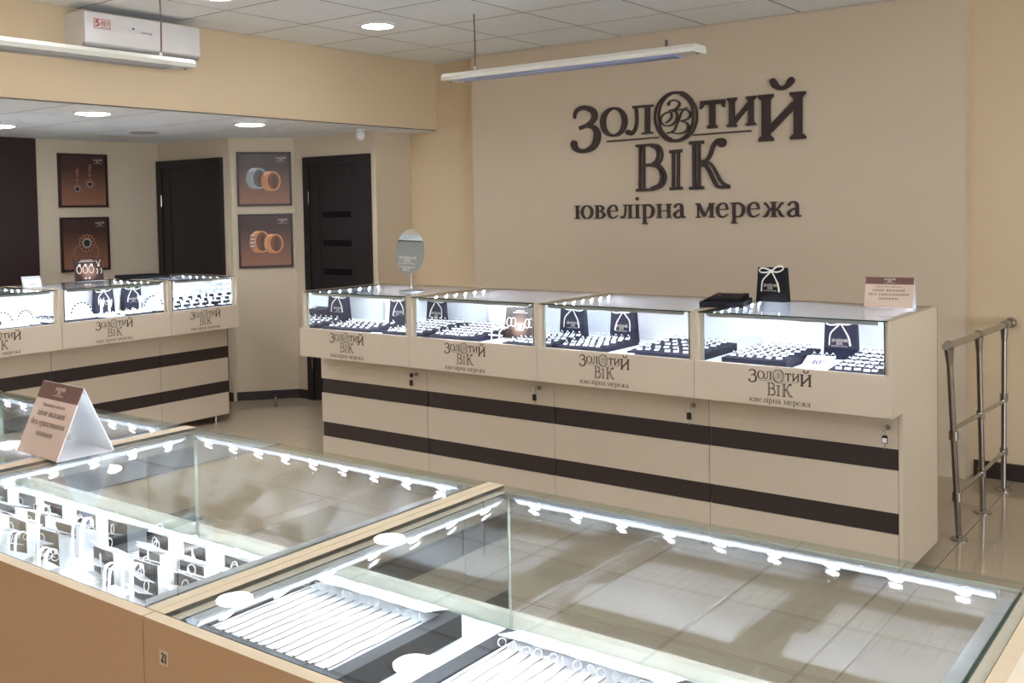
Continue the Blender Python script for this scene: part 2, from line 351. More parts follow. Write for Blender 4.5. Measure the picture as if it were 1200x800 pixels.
LOGO = {"z":[[[-826,306,18],[-817,350,26],[-777,374,31],[-727,375,33],[-673,351,45],[-657,314,49],[-675,278,40],[-714,254,27],[-786,233,24]],[[-729,248,24],[-671,236,36],[-639,196,52],[-641,143,56],[-673,95,45],[-733,71,31],[-792,74,33],[-827,101,46],[-834,124,54]]],"o":[[[-411,259,44],[-413,280,43],[-419,300,40],[-429,318,35],[-443,333,30],[-459,345,24],[-478,352,19],[-498,355,16],[-517,353,19],[-536,346,24],[-553,335,30],[-568,321,36],[-579,303,41],[-586,283,44],[-588,261,45],[-586,240,44],[-580,220,41],[-570,202,36],[-556,186,30],[-539,175,24],[-520,168,19],[-501,165,16],[-481,168,19],[-462,174,24],[-445,186,30],[-431,200,35],[-421,218,40],[-414,238,43],[-411,259,44]]],"l":[[[-346,351,16],[-187,351,15]],[[-230,352,39],[-234,167,39]],[[-277,166,12],[-190,167,12]],[[-319,347,22],[-315,262,22],[-328,202,24],[-357,171,24],[-384,181,37]]],"O":[[[140,257,14],[137,293,14],[126,328,14],[108,360,13],[84,387,13],[55,408,13],[22,422,13],[-13,428,12],[-48,425,13],[-82,415,13],[-112,397,13],[-138,372,14],[-158,341,14],[-170,307,14],[-175,270,14],[-171,232,14],[-160,197,14],[-141,164,14],[-116,137,13],[-86,117,13],[-52,103,13],[-17,98,12],[18,101,13],[51,113,13],[81,131,13],[106,156,13],[124,187,14],[136,221,14],[140,257,14]],[[112,259,11],[110,294,11],[101,327,11],[86,357,11],[66,383,11],[42,403,10],[16,416,10],[-13,421,10],[-42,419,10],[-69,409,11],[-94,391,11],[-115,367,11],[-131,338,12],[-141,305,12],[-145,270,12],[-142,235,12],[-133,201,12],[-118,170,11],[-98,144,11],[-73,125,11],[-46,112,10],[-17,108,10],[12,111,10],[39,122,10],[63,139,11],[84,163,11],[99,192,11],[109,225,11],[112,259,11]],[[117,318,32],[110,335,32],[102,351,33],[92,366,33],[80,380,33],[68,392,33],[54,402,32],[39,411,32],[24,418,31]],[[-150,208,33],[-143,191,33],[-134,175,34],[-124,159,34],[-112,146,34],[-99,134,33],[-85,123,33],[-70,115,32],[-54,109,32]]],"m":[[[-62,346,22],[-70,358,10],[-50,373,8],[-15,374,8],[13,350,13],[-12,316,10],[-65,308,8]],[[-42,308,7],[-10,289,12],[-13,242,13],[-48,211,9],[-92,207,8],[-126,232,8],[-126,265,8],[-100,291,7],[-65,299,8],[-47,282,10],[-54,251,10],[-92,227,9]],[[68,320,4],[32,297,9],[0,233,12],[-31,172,9],[-84,158,7]],[[-38,297,5],[14,310,7],[66,303,10],[92,274,14],[74,244,9],[18,232,6]],[[18,233,6],[61,219,11],[75,185,15],[47,156,10],[-5,150,7],[-49,161,7]]],"u1":[[[-556,127,11],[-149,132,8]]],"u2":[[[110,133,8],[521,137,9]]],"t":[[[166,340,29],[341,340,28]],[[170,345,10],[170,301,11]],[[336,340,9],[334,301,11]],[[185,329,16],[174,310,13]],[[322,326,16],[331,309,13]],[[252,339,42],[250,174,42]],[[215,179,18],[285,178,18]],[[227,187,18],[274,188,18]]],"i":[[[389,354,39],[387,177,39]],[[520,351,37],[518,176,37]],[[401,198,30],[507,312,29]],[[356,350,16],[424,350,16]],[[355,178,16],[422,177,16]],[[486,351,15],[555,351,15]],[[485,178,16],[553,179,15]],[[366,339,13],[414,339,13]],[[365,188,13],[412,188,13]],[[497,340,12],[545,340,12]],[[496,188,12],[543,188,12]]],"j":[[[622,348,58],[619,75,58]],[[830,351,55],[828,75,55]],[[641,132,44],[811,289,43]],[[569,350,20],[671,351,20]],[[569,75,20],[670,74,20]],[[778,352,19],[880,351,19]],[[778,76,19],[879,77,19]],[[580,335,15],[660,336,15]],[[580,89,15],[660,88,15]],[[789,336,15],[869,336,15]],[[789,90,15],[869,90,15]],[[669,438,42],[682,416,42],[705,397,30],[732,391,25],[759,402,31],[778,422,42],[789,435,43]]],"v":[[[-293,86,16],[-298,-223,16]],[[-263,84,19],[-267,-219,19]],[[-325,83,17],[-243,86,17]],[[-327,-222,19],[-193,-220,19]],[[-257,83,17],[-193,85,17],[-144,70,19],[-121,21,13],[-133,-26,15],[-163,-53,19]],[[-211,76,10],[-166,58,19],[-152,19,22],[-165,-21,20],[-204,-48,14]],[[-259,-53,21],[-159,-53,17],[-115,-90,15],[-97,-142,13],[-118,-191,15],[-161,-212,19],[-206,-219,19]],[[-209,-59,12],[-159,-70,15],[-133,-105,20],[-126,-143,24],[-147,-189,22],[-211,-211,15]]],"I":[[[-37,33,20],[-41,-217,20]],[[1,34,20],[-4,-216,20]],[[-67,31,20],[30,34,20]],[[-68,-219,20],[27,-217,20]]],"k":[[[117,82,23],[114,-218,23]],[[152,82,23],[149,-217,23]],[[81,82,21],[187,83,21]],[[79,-219,21],[185,-218,21]],[[157,-46,15],[202,-39,21],[233,-3,26],[255,54,27],[282,84,29],[315,75,59],[315,69,56]],[[157,-68,20],[196,-71,23],[228,-115,24],[265,-189,26],[292,-215,21],[370,-217,19]],[[191,-47,16],[233,-62,18],[266,-104,18],[302,-171,19],[331,-201,22],[370,-215,19]]]}
LOGO_SMALL = (-0.840, 0.856, -0.416, 0.0965)       # x0, x1, baseline, x-height of the lower line
def logo_polys(simple=False):
    out = {}
    for k, sts in LOGO.items():
        out[k] = [[(x/1000, z/1000) for x, z in p] for s in sts for p in stroke(s, 3 if simple else 6, 34)]
    return out
def logo_mesh(name, m, simple=True):
    mb = MB()
    for k, ps in logo_polys(simple).items(): mb.flat(ps, M[m])
    line(mb, 'ювелірна мережа', M[m], (LOGO_SMALL[0]+LOGO_SMALL[1])/2, LOGO_SMALL[2], LOGO_SMALL[1]-LOGO_SMALL[0], LOGO_SMALL[3], bold=1.1)
    return mb.mesh(name)
LOGO_DARK = logo_mesh('logo_print_dark', 'print')
LOGO_PALE = logo_mesh('logo_print_pale', 'lightprint')
def logo(parent, m, x, y, z, width, rot=(0, 0, 0), zs=1.0, name='logo_print'):
    s = width/1.76
    return link(name, LOGO_DARK if m == 'dark' else LOGO_PALE, parent, (x, y, z), rot, (s, 1, s*zs))

# ------------------------------------------------------------------ structure: floor, ceilings, walls
ZC, ZS, YB = 2.78, 2.237, 6.30
floor = struct(B(-8.3, -3.3, -0.06, 4.3, 6.5, -0.004, 'grout').build('floor'))
FXP, FYP, FX0, FY0 = 0.61, 0.60, -1.155, 3.885
ft = B(-FXP/2+0.0018, -FYP/2+0.0018, -0.004, FXP/2-0.0018, FYP/2-0.0018, 0, 'tile').mesh('floor_tile')
rest = MB()
for i in range(-12, 9):
    for j in range(-12, 5):
        x, y = FX0+(i+0.5)*FXP, FY0+(j+0.5)*FYP
        if x < -8.5 or x > 4.4 or y > 6.5 or y < -3.4: continue
        if -12 <= i <= 2 and -3 <= j <= 3:
            link('floor_tile', ft, floor, (x, y, 0))
        else: rest.box(x-FXP/2+0.0018, y-FYP/2+0.0018, -0.004, x+FXP/2-0.0018, y+FYP/2-0.0018, 0, M['tile'])
o = rest.build('floor_tiling', floor); o['kind'] = 'stuff'

def ceiling(name, z, xs, ys, slab):
    c = struct(MB().box(*slab[:2], z+0.001, *slab[2:], z+0.05, M['grid']).build(name))
    cache = {}
    for a, b in zip(xs, xs[1:]):
        for p, q in zip(ys, ys[1:]):
            k = (round(b-a, 3), round(q-p, 3))
            if k not in cache:
                w, d = k[0]/2-0.006, k[1]/2-0.006
                cache[k] = B(-w, -d, 0, w, d, 0.0009, 'ceil').mesh('ceiling_panel')
            link('ceiling_panel', cache[k], c, ((a+b)/2, (p+q)/2, z))
    return c
cx = [-5.435, -4.87, -4.25, -3.62, -2.98, -2.34, -1.70, -1.07, -0.44]
cyy = [1.37, 1.98, 2.59, 3.20, 3.80, 4.405, 5.02, 5.63, 6.18]
main_ceiling = ceiling('ceiling', ZC, cx, cyy, (-5.435, -3.3, 4.3, 6.3))
rest = MB().box(-5.435, -3.3, ZC, 4.3, 1.37, ZC+0.0009, M['ceil']).box(-0.44, 1.37, ZC, 4.3, 6.3, ZC+0.0009, M['ceil']).box(-5.435, 6.18, ZC, -0.44, 6.3, ZC+0.0009, M['ceil'])
rest.build('ceiling_edge_panel', main_ceiling)
sx = [-8.03, -7.97, -7.335, -6.70, -6.065, -5.435]
sy = [1.36, 1.96, 2.56, 3.17, 3.77, 4.375, 4.98, 5.60, 6.3]
soffit = ceiling('ceiling_soffit', ZS, sx, sy, (-8.13, -3.3, -5.437, 6.3))
MB().box(-8.03, -3.3, ZS, -5.437, 1.36, ZS+0.0009, M['ceil']).build('ceiling_edge_panel', soffit)

def wall(name, *a, m='wall'): return struct(B(*a, m).build(name))
wall('wall_back', -5.73, YB, 0, 4.3, 6.5, 2.85, m='beam')
wall('wall_centre', -4.965, 6.18, 0, -1.388, 6.299, ZC-0.002, m='signwall')
wall('wall_left', -8.2, -3.3, 0, -8.03, 5.62, 2.3)
wall('wall_alcove', -8.03, 5.46, 0, -7.03, 5.62, 2.3)
struct(MB().prism([(-7.03, 5.485), (-6.70, 5.89), (-6.70, 6.05), (-7.03, 5.62)], 'z', 0, 2.3, M['wall']).build('wall_diagonal'))
wall('wall_passage', -6.70, 5.89, 0, -5.73, 6.05, 2.3)
wall('wall_return', -5.86, 6.05, 0, -5.73, 6.5, 2.3)
wall('wall_front', -8.2, -3.4, 0, 4.4, -3.3, 2.85)
struct(MB().box(4.3, -3.4, 0, 4.4, -2.4, 2.85, M['wall']).box(4.3, 3.8, 0, 4.4, 6.5, 2.85, M['wall']).box(4.3, -2.4, 0, 4.4, 3.8, 0.3, M['wall']).box(4.3, -2.4, 2.45, 4.4, 3.8, 2.85, M['wall']).build('wall_right'))
w2 = MB()
for k in range(5): w2.box(4.33, -2.4+1.54*k, 0.3, 4.37, -2.34+1.54*k, 2.45, M['alu'])
w2 = struct(w2.box(4.33, -2.4, 0.3, 4.37, 3.8, 0.35, M['alu']).box(4.33, -2.4, 2.40, 4.37, 3.8, 2.45, M['alu']).build('window_2'))
for k in range(4): MB().box(4.348, -2.338+1.54*k, 0.352, 4.354, -0.862+1.54*k, 2.398, M['glass'], M['gedge'], 'x').build('window_pane', w2)
w1 = struct(MB().box(-4.6, -3.2995, 0.0, -4.52, -3.24, 2.36, M['alu']).box(-0.3, -3.2995, 0, -0.22, -3.24, 2.36, M['alu']).box(-4.52, -3.2995, 2.28, -0.3, -3.24, 2.36, M['alu']).box(-4.52, -3.2995, 0, -0.3, -3.24, 0.10, M['alu']).build('window_1'))
for k in range(3): MB().box(-4.518+1.405*k, -3.298, 0.102, -3.13+1.405*k, -3.28, 2.278, M['blind']).build('window_blind', w1)
wall('wall_beam', -5.56, -3.3, ZS+0.008, -5.435, YB, 2.85, m='beam')
struct(MB().prism([(-7.045, 5.47), (-6.69, 5.875), (-6.69, 5.889), (-7.03, 5.484)], 'z', 0, 0.075, M['plinth']).build('baseboard_diagonal'))
struct(B(-6.69, 5.875, 0, -6.57, 5.889, 0.075, 'plinth').build('baseboard_passage'))
struct(B(-7.10, 5.446, 0, -7.045, 5.459, 0.075, 'plinth').build('baseboard_alcove'))
struct(MB().prism([(-1.372, 6.299), (-1.36, 6.283), (-1.33, 6.278), (4.3, 6.278), (4.3, 6.299)], 'z', 0, 0.095, M['plinth']).build('baseboard_right'))
struct(B(-8.029, 1.0, 0, -8.015, 5.455, 0.075, 'plinth').build('baseboard_left'))

def door(name, x0, x1, y, zt, strips, hinge):
    d = struct(B(x0+0.07, y-0.02, 0.008, x1-0.07, y-0.001, zt-0.07, 'door').build(name))
    MB().box(x0, y-0.035, 0, x0+0.07, y-0.001, zt, M['door']).box(x1-0.07, y-0.035, 0, x1, y-0.001, zt, M['door']).box(x0+0.07, y-0.035, zt-0.07, x1-0.07, y-0.001, zt, M['door']).build('door_frame', d)
    w = x1-x0
    for a, b, p, q in ((x0+0.075, x0+0.19, 0.01, zt-0.075), (x1-0.19, x1-0.075, 0.01, zt-0.075), (x0+0.19, x1-0.19, zt-0.19, zt-0.075), (x0+0.19, x1-0.19, 0.01, 0.16)):
        B(a+0.002, y-0.026, p, b-0.002, y-0.0202, q, 'door').build('door_stile', d)
    for z in strips: B(x0+0.22, y-0.024, z-0.025, x1-0.22, y-0.0202, z+0.025, 'doordark').build('inlay_strip', d)
    for z in hinge: MB().cyl((x0+0.072, y-0.04, z-0.05), (x0+0.072, y-0.04, z+0.05), 0.006, M['chrome'], 8).build('hinge', d)
    return d
door('door_1', -8.01, -7.10, 5.459, 2.075, (), (1.72, 0.3))
door('door_2', -6.555, -5.78, 5.889, 2.06, (1.575, 1.338, 1.10, 0.865, 0.63), (1.72, 0.32))
d3 = struct(B(-8.029, 2.2, 0.01, -8.0, 4.31, ZS-0.002, 'brown').build('door_3'))
for y in (2.9, 3.6): B(-7.9995, y-0.004, 0.02, -7.997, y+0.004, ZS-0.01, 'doordark').build('door_seam', d3)

# ------------------------------------------------------------------ lamps
MAIN = 'main ceiling'
dl_ring = MB().lathe([(0.118, 0), (0.118, -0.006), (0.104, -0.012), (0.10, -0.012), (0.10, 0)], (0, 0, 0), M['plastic'], 28).mesh('downlight_ring', True)
dl_glow = MB().lathe([(0.099, 0), (0.099, -0.008), (0.075, -0.017), (0.03, -0.021)], (0, 0, 0), M['lamp'], 28).mesh('downlight_diffuser')
ds_glow = MB().lathe([(0.099, 0), (0.099, -0.008), (0.075, -0.017), (0.03, -0.021)], (0, 0, 0), M['lamp2'], 28).mesh('downlight_diffuser')
def downlight(x, y, z, me, label, group=None):
    t = thing('downlight', label, 'ceiling light', (x, y, z), 0, group)
    link('trim_ring', dl_ring, t); link('diffuser', me, t)
downlight(-4.545, 4.72, ZC, dl_glow, 'round lit downlight in the main ceiling near the corner above the sign wall')
downlight(-4.545, 3.49, ZC, dl_glow, 'round lit downlight in the main ceiling cut by the top edge of the photo')
for x in (-4.545, -3.19, -1.93, -0.67, 0.59, 1.85):
    for y in (3.46, 2.28, 1.12, -0.04, -1.2, -2.4):
        if x == -4.545 and y > 3: continue
        downlight(x, y, ZC, dl_glow, 'round downlight in the main ceiling above the shop floor, beyond the picture edge', 'main ceiling downlights out of the picture')
downlight(-5.79, 3.49, ZS, ds_glow, 'round lit downlight in the lower ceiling right above the earrings picture')
downlight(-5.81, 4.71, ZS, ds_glow, 'round lit downlight in the lower ceiling above the ring band pictures')
downlight(-6.99, 3.51, ZS, ds_glow, 'round lit downlight in the lower ceiling cut by the left picture edge')
for x, y in ((-5.79, 2.28), (-6.99, 2.28), (-5.79, 1.1), (-6.99, 1.1)):
    downlight(x, y, ZS, ds_glow, 'round downlight in the lower ceiling beyond the left picture edge', 'lower ceiling downlights out of the picture')
t = thing('ceiling_speaker', 'flat grey round speaker cover in the lower ceiling, unlit', 'speaker', (-6.96, 4.62, ZS))
MB().lathe([(0.11, 0), (0.11, -0.004), (0.10, -0.007)], (0, 0, 0), M['speaker'], 28).build('cover', t)
t = thing('motion_sensor', 'small white egg-shaped sensor under the beam by the right dark door', 'sensor', (-5.70, 5.70, ZS))
MB().cyl((0, 0, 0), (0, 0, -0.012), 0.032, M['plastic'], 16).build('mount', t)
MB().sphere((0, 0, -0.045), 0.036, M['plastic'], 16, 10, 1.15).build('body', t, smooth=True)

def pendant(label, loc, rz, L, cables, stub=None, tm='tube'):
    t = thing('pendant_lamp', label, 'lamp', loc, rz)
    MB().prism([(-0.06, 0.0), (-0.075, -0.02), (-0.075, -0.042), (0.075, -0.042), (0.075, -0.02), (0.06, 0.0)], 'x', 0, L, M['lampbody']).build('housing', t)
    MB().prism([(-0.055, -0.0425), (-0.045, -0.052), (0.045, -0.052), (0.055, -0.0425)], 'x', 0.12, L-0.12, M[tm]).build('tube_cover', t)
    for x in (0.012, L-0.012):
        s = -1 if x < 1 else 1
        MB().prism([(-0.058, -0.002), (-0.072, -0.02), (-0.072, -0.04), (0.072, -0.04), (0.072, -0.02), (0.058, -0.002)], 'x', x-0.012 if s < 0 else x, x if s < 0 else x+0.016, M['lampbody']).cyl((x, 0, -0.0425), (x, 0, -0.046), 0.006, M['dark'], 8).build('end_cap', t)
    if stub: MB().cyl((stub, 0, 0), (stub, 0, 0.045), 0.008, M['grid'], 10).build('hanger', t)
    for x in cables:
        c = MB().tube([(x, 0, 0.0), (x+0.004, 0, (ZC-loc[2])*0.5), (x, 0, ZC-loc[2]-0.0005)], 0.004, M['cable'], 6).build('cable', t)
        MB().cyl((x, 0, 0), (x, 0, 0.03), 0.012, M['chrome'], 10).build('clamp', c)
pendant('long white linear pendant lamp, unlit, hanging in front of the sign wall', (-4.075, 4.85, 2.43), 0, 1.70, (0.21,), 1.51)
pendant('long white linear pendant lamp hanging before the wall air conditioner', (-4.575, 1.505, 2.406), PI/2, 1.80, (0.21, 1.645), None, 'greytube')

# ------------------------------------------------------------------ display counters
ZF, ZT, D = 0.885, 1.125, 0.69
def pane(x0, y0, z0, x1, y1, z1, thin, e='gedge', g='glass'):
    return MB().box(x0, y0, z0, x1, y1, z1, M[g], M[e], thin)
led_me = MB().flat([disc(0, 0, 0.0098, n=8)], M['led'], -0.0022).cyl((0, -0.002, 0), (0, 0, 0), 0.0105, M['plastic'], 8).mesh('led')
led_me_far = MB().flat([disc(0, 0, 0.0098, n=8)], M['led_far'], -0.0022).cyl((0, -0.002, 0), (0, 0, 0), 0.0105, M['plastic'], 8).mesh('led')
def led_bar(parent, L, n, loc, rz, far):
    p = MB().prism([(0, 0), (0.016, 0), (0, -0.016)], 'x', 0, L, M['alu']).build('led_profile', parent, loc, (0, 0, rz))
    q = 0.0005; a, b = 0.0125+q, -0.0035-q; c, d = 0.0035+q, -0.0125-q
    MB().add([(0.004, a, b), (L-0.004, a, b), (L-0.004, c, d), (0.004, c, d)], [(0, 1, 2, 3)], M['strip']).build('led_strip', p)
    for k in range(n):
        link('led', led_me_far if far else led_me, p, ((k+0.5)*L/n, 0.0088, -0.0088), (math.radians(135), 0, 0))
def counter(label, loc, rz, W, group, logo_x=None, lock_x=None, end=False, logo_on=True, far=True, drop=0.0):
    t = thing('display_counter', label, 'display counter', loc, rz, group)
    f0 = 0.14
    for x in (0.0, W-0.018):
        b = MB().prism([(0, 0.735), (0.672, 0.735), (0.672, ZT), (0, ZT)], 'x', x+0.0006, x+0.0174, M['laminate'])
        b.prism([(f0+(0.0 if end and x > 0 else 0.018), 0.06), (0.672, 0.06), (0.672, 0.735), (f0+(0.0 if end and x > 0 else 0.018), 0.735)], 'x', x+0.0006, x+0.0174, M['laminate'])
        b.box(x+0.0006, 0, ZT-0.0005, x+0.0174, 0.672, ZT+0.0005, M['edge'])
        b.build('side_panel', t)
    MB().box(0.001, 0.673, 0.06, W-0.001, D, ZT, M['edge'], M['staff'], 'z').build('back_panel', t)
    B(0.0014-drop, -0.006, 0.737, W-0.0014, -0.0005, 0.907, 'laminate').box(0.0175, -0.0005, 0.737, W-0.0175, 0.012, 0.907, M['laminate']).build('fascia', t)
    B(0.018, 0.012, 0.737, W-0.018, f0+0.018, 0.755, 'laminate').build('soffit_board', t)
    B(0.018, 0.0125, ZF-0.02, W-0.018, 0.672, ZF, 'white').build('display_floor', t)
    B(0.018, 0.668, ZF+0.001, W-0.018, 0.6725, ZT-0.006, 'lining').build('back_lining', t)
    B(0.018, f0+0.02, 0.062, W-0.018, 0.672, 0.08, 'laminate').build('bottom_board', t)
    xr = W-0.0195 if end else W-0.0015
    for a, b in ((0.061, 0.227), (0.317, 0.494), (0.583, 0.734)):
        p = B(0.0015, f0, a, xr, f0+0.017, b, 'laminate').build('front_panel', t)
    for a, b in ((0.228, 0.316), (0.495, 0.582)): B(0.006, f0+0.006, a, xr, f0+0.017, b, 'wenge').build('dark_strip', t)
    for x in (0.07, W-0.07):
        for y in (0.22, 0.6): MB().cyl((x, y, 0), (x, y, 0.06), 0.018, M['chrome'], 12).build('foot', t)
    for x in (0.018, W-0.034): B(x, 0.022, ZF+0.001, x+0.0155, 0.6645, ZT-0.0056, 'laminate').build('side_lining', t)
    for x in (0.0340, W-0.0385):
        MB().box(x, 0.022, ZF+0.001, x+0.0045, 0.662, ZT-0.006, M['mirror'], M['gedge'], 'x').build('side_mirror', t)
    pane(0.0386, 0.014, ZF+0.0005, W-0.0386, 0.0195, ZT-0.0055, 'y', 'gedgelit', 'glass' if far else 'fglass').build('front_glass', t)
    pane(0.0182, 0.0005, ZT-0.005, W-0.0182, 0.672, ZT, 'z').build('top_glass', t)
    led_bar(t, W-0.12, 9 if W > 0.7 else 6, (0.06, 0.020, ZT-0.0055), 0, far)
    led_bar(t, 0.60, 7, (0.039, 0.65, ZT-0.0055), -PI/2, far)
    led_bar(t, 0.60, 7, (W-0.039, 0.05, ZT-0.0055), PI/2, far)
    if logo_on: logo(t, 'dark', W/2 if logo_x is None else logo_x, -0.0064, 0.8225, 0.283 if W > 0.7 else 0.27, zs=1.08)
    if lock_x is not None:
        l = MB().cyl((lock_x, f0-0.012, 0.672), (lock_x, f0+0.0002, 0.672), 0.011, M['chrome'], 14).build('lock', t)
    return t
W = 0.8615
SIGN = 'display counters along the sign wall'
backs = []
names = ('first', 'second', 'third')
for k, (X, lx, kx) in enumerate(((-4.640, 0.376, 0.787), (-3.7785, 0.396, 0.774), (-2.917, 0.389, 0.785), (-2.0555, 0.395, 0.803))):
    lab = ('cream display counter under the sign wall, leftmost, beside the dark door',
           'cream display counter under the sign wall holding the ring-pair poster',
           'cream display counter under the sign wall, third from left, one gift bag inside',
           'cream display counter at the railing end of the sign wall, tent card on top')[k]
    backs.append(counter(lab, (X, 4.115, 0), 0, W, SIGN, lx, kx, end=(k == 3), drop=0.02 if k == 0 else 0))
    wx, wy = X+kx, 4.115+0.14-0.012
    t = thing('key', ('key with black head hanging in the lock of the leftmost sign-wall counter', 'keys with a black tag in the lock of the counter holding the ring-pair poster',
        'keys with a black tag in the lock left of the railing-end counter', 'keys with a white tag in the lock beside the railing')[k], 'key', (wx, wy, 0.672), 0, 'keys in the counter locks')
    MB().box(-0.0012, -0.026, -0.005, 0.0012, -0.0002, 0.005, M['silver']).build('blade', t)
    MB().cyl((-0.002, -0.034, 0.0), (0.002, -0.034, 0.0), 0.013, M['ink' if k == 0 else 'silver'], 14).build('head', t)
    MB().tube([(0.0, -0.036+0.010*math.cos(a*PI/6), -0.016+0.012*math.sin(a*PI/6)) for a in range(12)], 0.0013, M['silver'], 5, True).build('ring', t)
    MB().prism([(-0.011, -0.030), (-0.006, -0.025), (0.006, -0.025), (0.011, -0.030), (0.011, -0.058), (-0.011, -0.058)], 'y', -0.040, -0.034, M['ink']).build('spare_head', t)
    if k == 3: MB().box(-0.009, -0.0410, -0.055, 0.009, -0.0402, -0.036, M['paper']).build('tag', t)
    MB().box(-0.002, -0.038, -0.082, 0.002, -0.036, -0.0582, M['silver']).build('spare_blade', t)
LEFTG = 'display counters along the left wall'
lefts = [counter('cream display counter by the left wall, far end near the door stop', (-6.265, 4.324, 0), PI/2, 0.596, LEFTG, 0.292),
         counter('cream display counter by the left wall with a ring poster and black tray on top', (-6.265, 3.505, 0), PI/2, 0.819, LEFTG, 0.374),
         counter('cream display counter by the left wall, cut by the left picture edge', (-6.265, 2.644, 0), PI/2, 0.861, LEFTG, 0.45)]
ISL = 'island display counters in the foreground'
fgs = [counter('tan-backed foreground island counter with necklace trays and a small number sticker', (-0.2045, 1.375, 0), PI, W, ISL, far=False),
       counter('tan-backed island counter in the foreground with white earring holders and dark stands', (-1.066, 1.375, 0), PI, W, ISL, far=False),
       counter('island counter at the left picture edge under the leaning tent card', (-1.9275, 1.375, 0), PI, W, ISL, far=False)]

for k, y in enumerate((2.469, 3.3305)):
    counter(('island counter across the aisle, nearer one, seen only in the side mirror', 'island counter across the aisle, farther one, seen only in the side mirror')[k], (-0.150, y, 0), -PI/2, W, 'island counters seen only in the side mirrors')

# number sticker on the near counter's back (counter frame is turned by 180 degrees)
st = B(0.8125, D+0.0002, 1.076, 0.8285, D+0.0007, 1.094, 'sticker').build('number_sticker', fgs[0])
mb = MB()
for p in ([(0.0, .012, .0016), (.002, .0135, .0018), (.0035, .011, .002), (.001, .006, .002), (-.0005, .0035, .002), (.002, .003, .002), (.004, .005, .0014)], [(.0075, .013, .002), (.0072, .002, .0022)], [(.0062, .011, .0012), (.0076, .013, .0012)]):
    mb.flat(stroke(p, 4), M['ink'], 0, 0, 0, 0)
mb.build('number', st, (0.8238, D+0.0011, 1.077), (0, 0, PI))

# ------------------------------------------------------------------ wall sign
t = thing('wall_sign', 'large dark brown raised letters spelling the shop name on the cream wall', 'sign', (-3.185, 6.179, 1.93))
for k, ps in logo_polys().items():
    nm = {'O': 'oval_emblem', 'm': 'monogram', 'u1': 'rule', 'u2': 'rule'}.get(k, 'letter')
    MB().flat(ps, M['sign'], -0.014, 0.014, dy=0.0002).build(nm, t)
g, w = text('ювелірна мережа', 1.05); k = (LOGO_SMALL[1]-LOGO_SMALL[0])/w
for c, ps in g:
    if ps: MB().flat(ps, M['sign'], -0.010, 0.010, LOGO_SMALL[0], LOGO_SMALL[2], k, LOGO_SMALL[3], dy=0.0002).build('small_letter', t)

# ------------------------------------------------------------------ air conditioner
t = thing('air_conditioner', 'white wall air conditioner with a red warranty sticker under the ceiling', 'air conditioner', (-5.4345, 3.12, 2.535))
L = 0.755
MB().prism([(0, 0.20), (0.165, 0.205), (0.185, 0.19), (0.186, 0.03), (0.15, 0.0), (0, 0.0)], 'y', 0, L, M['acwhite']).build('body', t)
def yprism(b, poly, a, c, m): return b.prism(poly, 'y', a, c, M[m])
yprism(MB(), [(0.187, 0.028), (0.187, 0.197), (0.196, 0.200), (0.202, 0.195), (0.2045, 0.03), (0.199, 0.022)], 0.001, L-0.001, 'acwhite').build('front_cover', t)
yprism(MB(), [(0.1865, 0.001), (0.1865, 0.0215), (0.199, 0.0215), (0.196, 0.010)], 0.002, L-0.002, 'alu').build('lower_trim', t)
yprism(MB(), [(0.06, -0.001), (0.06, -0.008), (0.15, -0.008), (0.176, -0.001)], 0.05, L-0.05, 'dark').build('air_outlet', t)
s = MB()
for a, b, c, d in ((0, 0, .10, .003), (0, .052, .10, .055), (0, 0, .003, .055), (.097, 0, .10, .055), (.04, .010, .095, .0125)): s.flat([[(a, b), (c, b), (c, d), (a, d)]], M['red'])
line(s, '5', M['red'], 0.022, 0.012, 0.028, 0.024, bold=1.0); line(s, 'ЛЕТ', M['red'], 0.067, 0.018, 0.052, 0.018, bold=0.9)
s.build('sticker', t, (0.2062, 0.055, 0.108), (0, 0, PI/2))
s = MB(); line(s, 'Luberg', M['dark'], 0, 0, 0.07, 0.008, bold=1.0); s.build('lettering', t, (0.2062, 0.385, 0.113), (0, 0, PI/2))
s = MB(); s.flat([disc(0, 0, 0.006)], M['dark']); s.build('emblem', t, (0.2062, 0.30, 0.133), (0, 0, PI/2))

# ------------------------------------------------------------------ framed pictures
def frame(label, loc, rz, w, h, art):
    t = thing('framed_picture', label, 'picture', loc, rz, 'framed jewellery pictures')
    b = MB()
    for a in ((-w/2, 0, -w/2+.018, h), (w/2-.018, 0, w/2, h), (-w/2+.018, 0, w/2-.018, .018), (-w/2+.018, h-.018, w/2-.018, h)):
        b.box(a[0], -0.022, a[1], a[2], 0, a[3], M['frame'])
    b.build('frame', t)
    p = B(-w/2+.0182, -0.012, .0182, w/2-.0182, -0.002, h-.0182, 'pic').build('print', t)
    logo(p, 'pale', w/2-.085, -0.0126, h-.062, 0.085)
    a = MB(); art(a, h); a.build('artwork', p)
m = bpy.data.materials.new('brown_gradient_print'); m.use_nodes = True
nt = m.node_tree; b = nt.nodes['Principled BSDF']; tc = nt.nodes.new('ShaderNodeTexCoord'); sp = nt.nodes.new('ShaderNodeSeparateXYZ'); cr = nt.nodes.new('ShaderNodeValToRGB')
nt.links.new(tc.outputs['Generated'], sp.inputs[0]); nt.links.new(sp.outputs[2], cr.inputs[0]); nt.links.new(cr.outputs[0], b.inputs['Base Color'])
cr.color_ramp.elements[0].color = srgb(150, 104, 82); cr.color_ramp.elements[1].color = srgb(70, 46, 42)
cr.color_ramp.elements[0].position = 0.05; cr.color_ramp.elements[1].position = 0.75
b.inputs['Roughness'].default_value = 0.35
M['pic'] = m
M['printgold'] = mat('muted_gold_print', (158, 106, 78), 0.4, var=0.25, scale=40)
M['printorange'] = mat('orange_gold_print', (206, 138, 88), 0.4, var=0.25, scale=25)
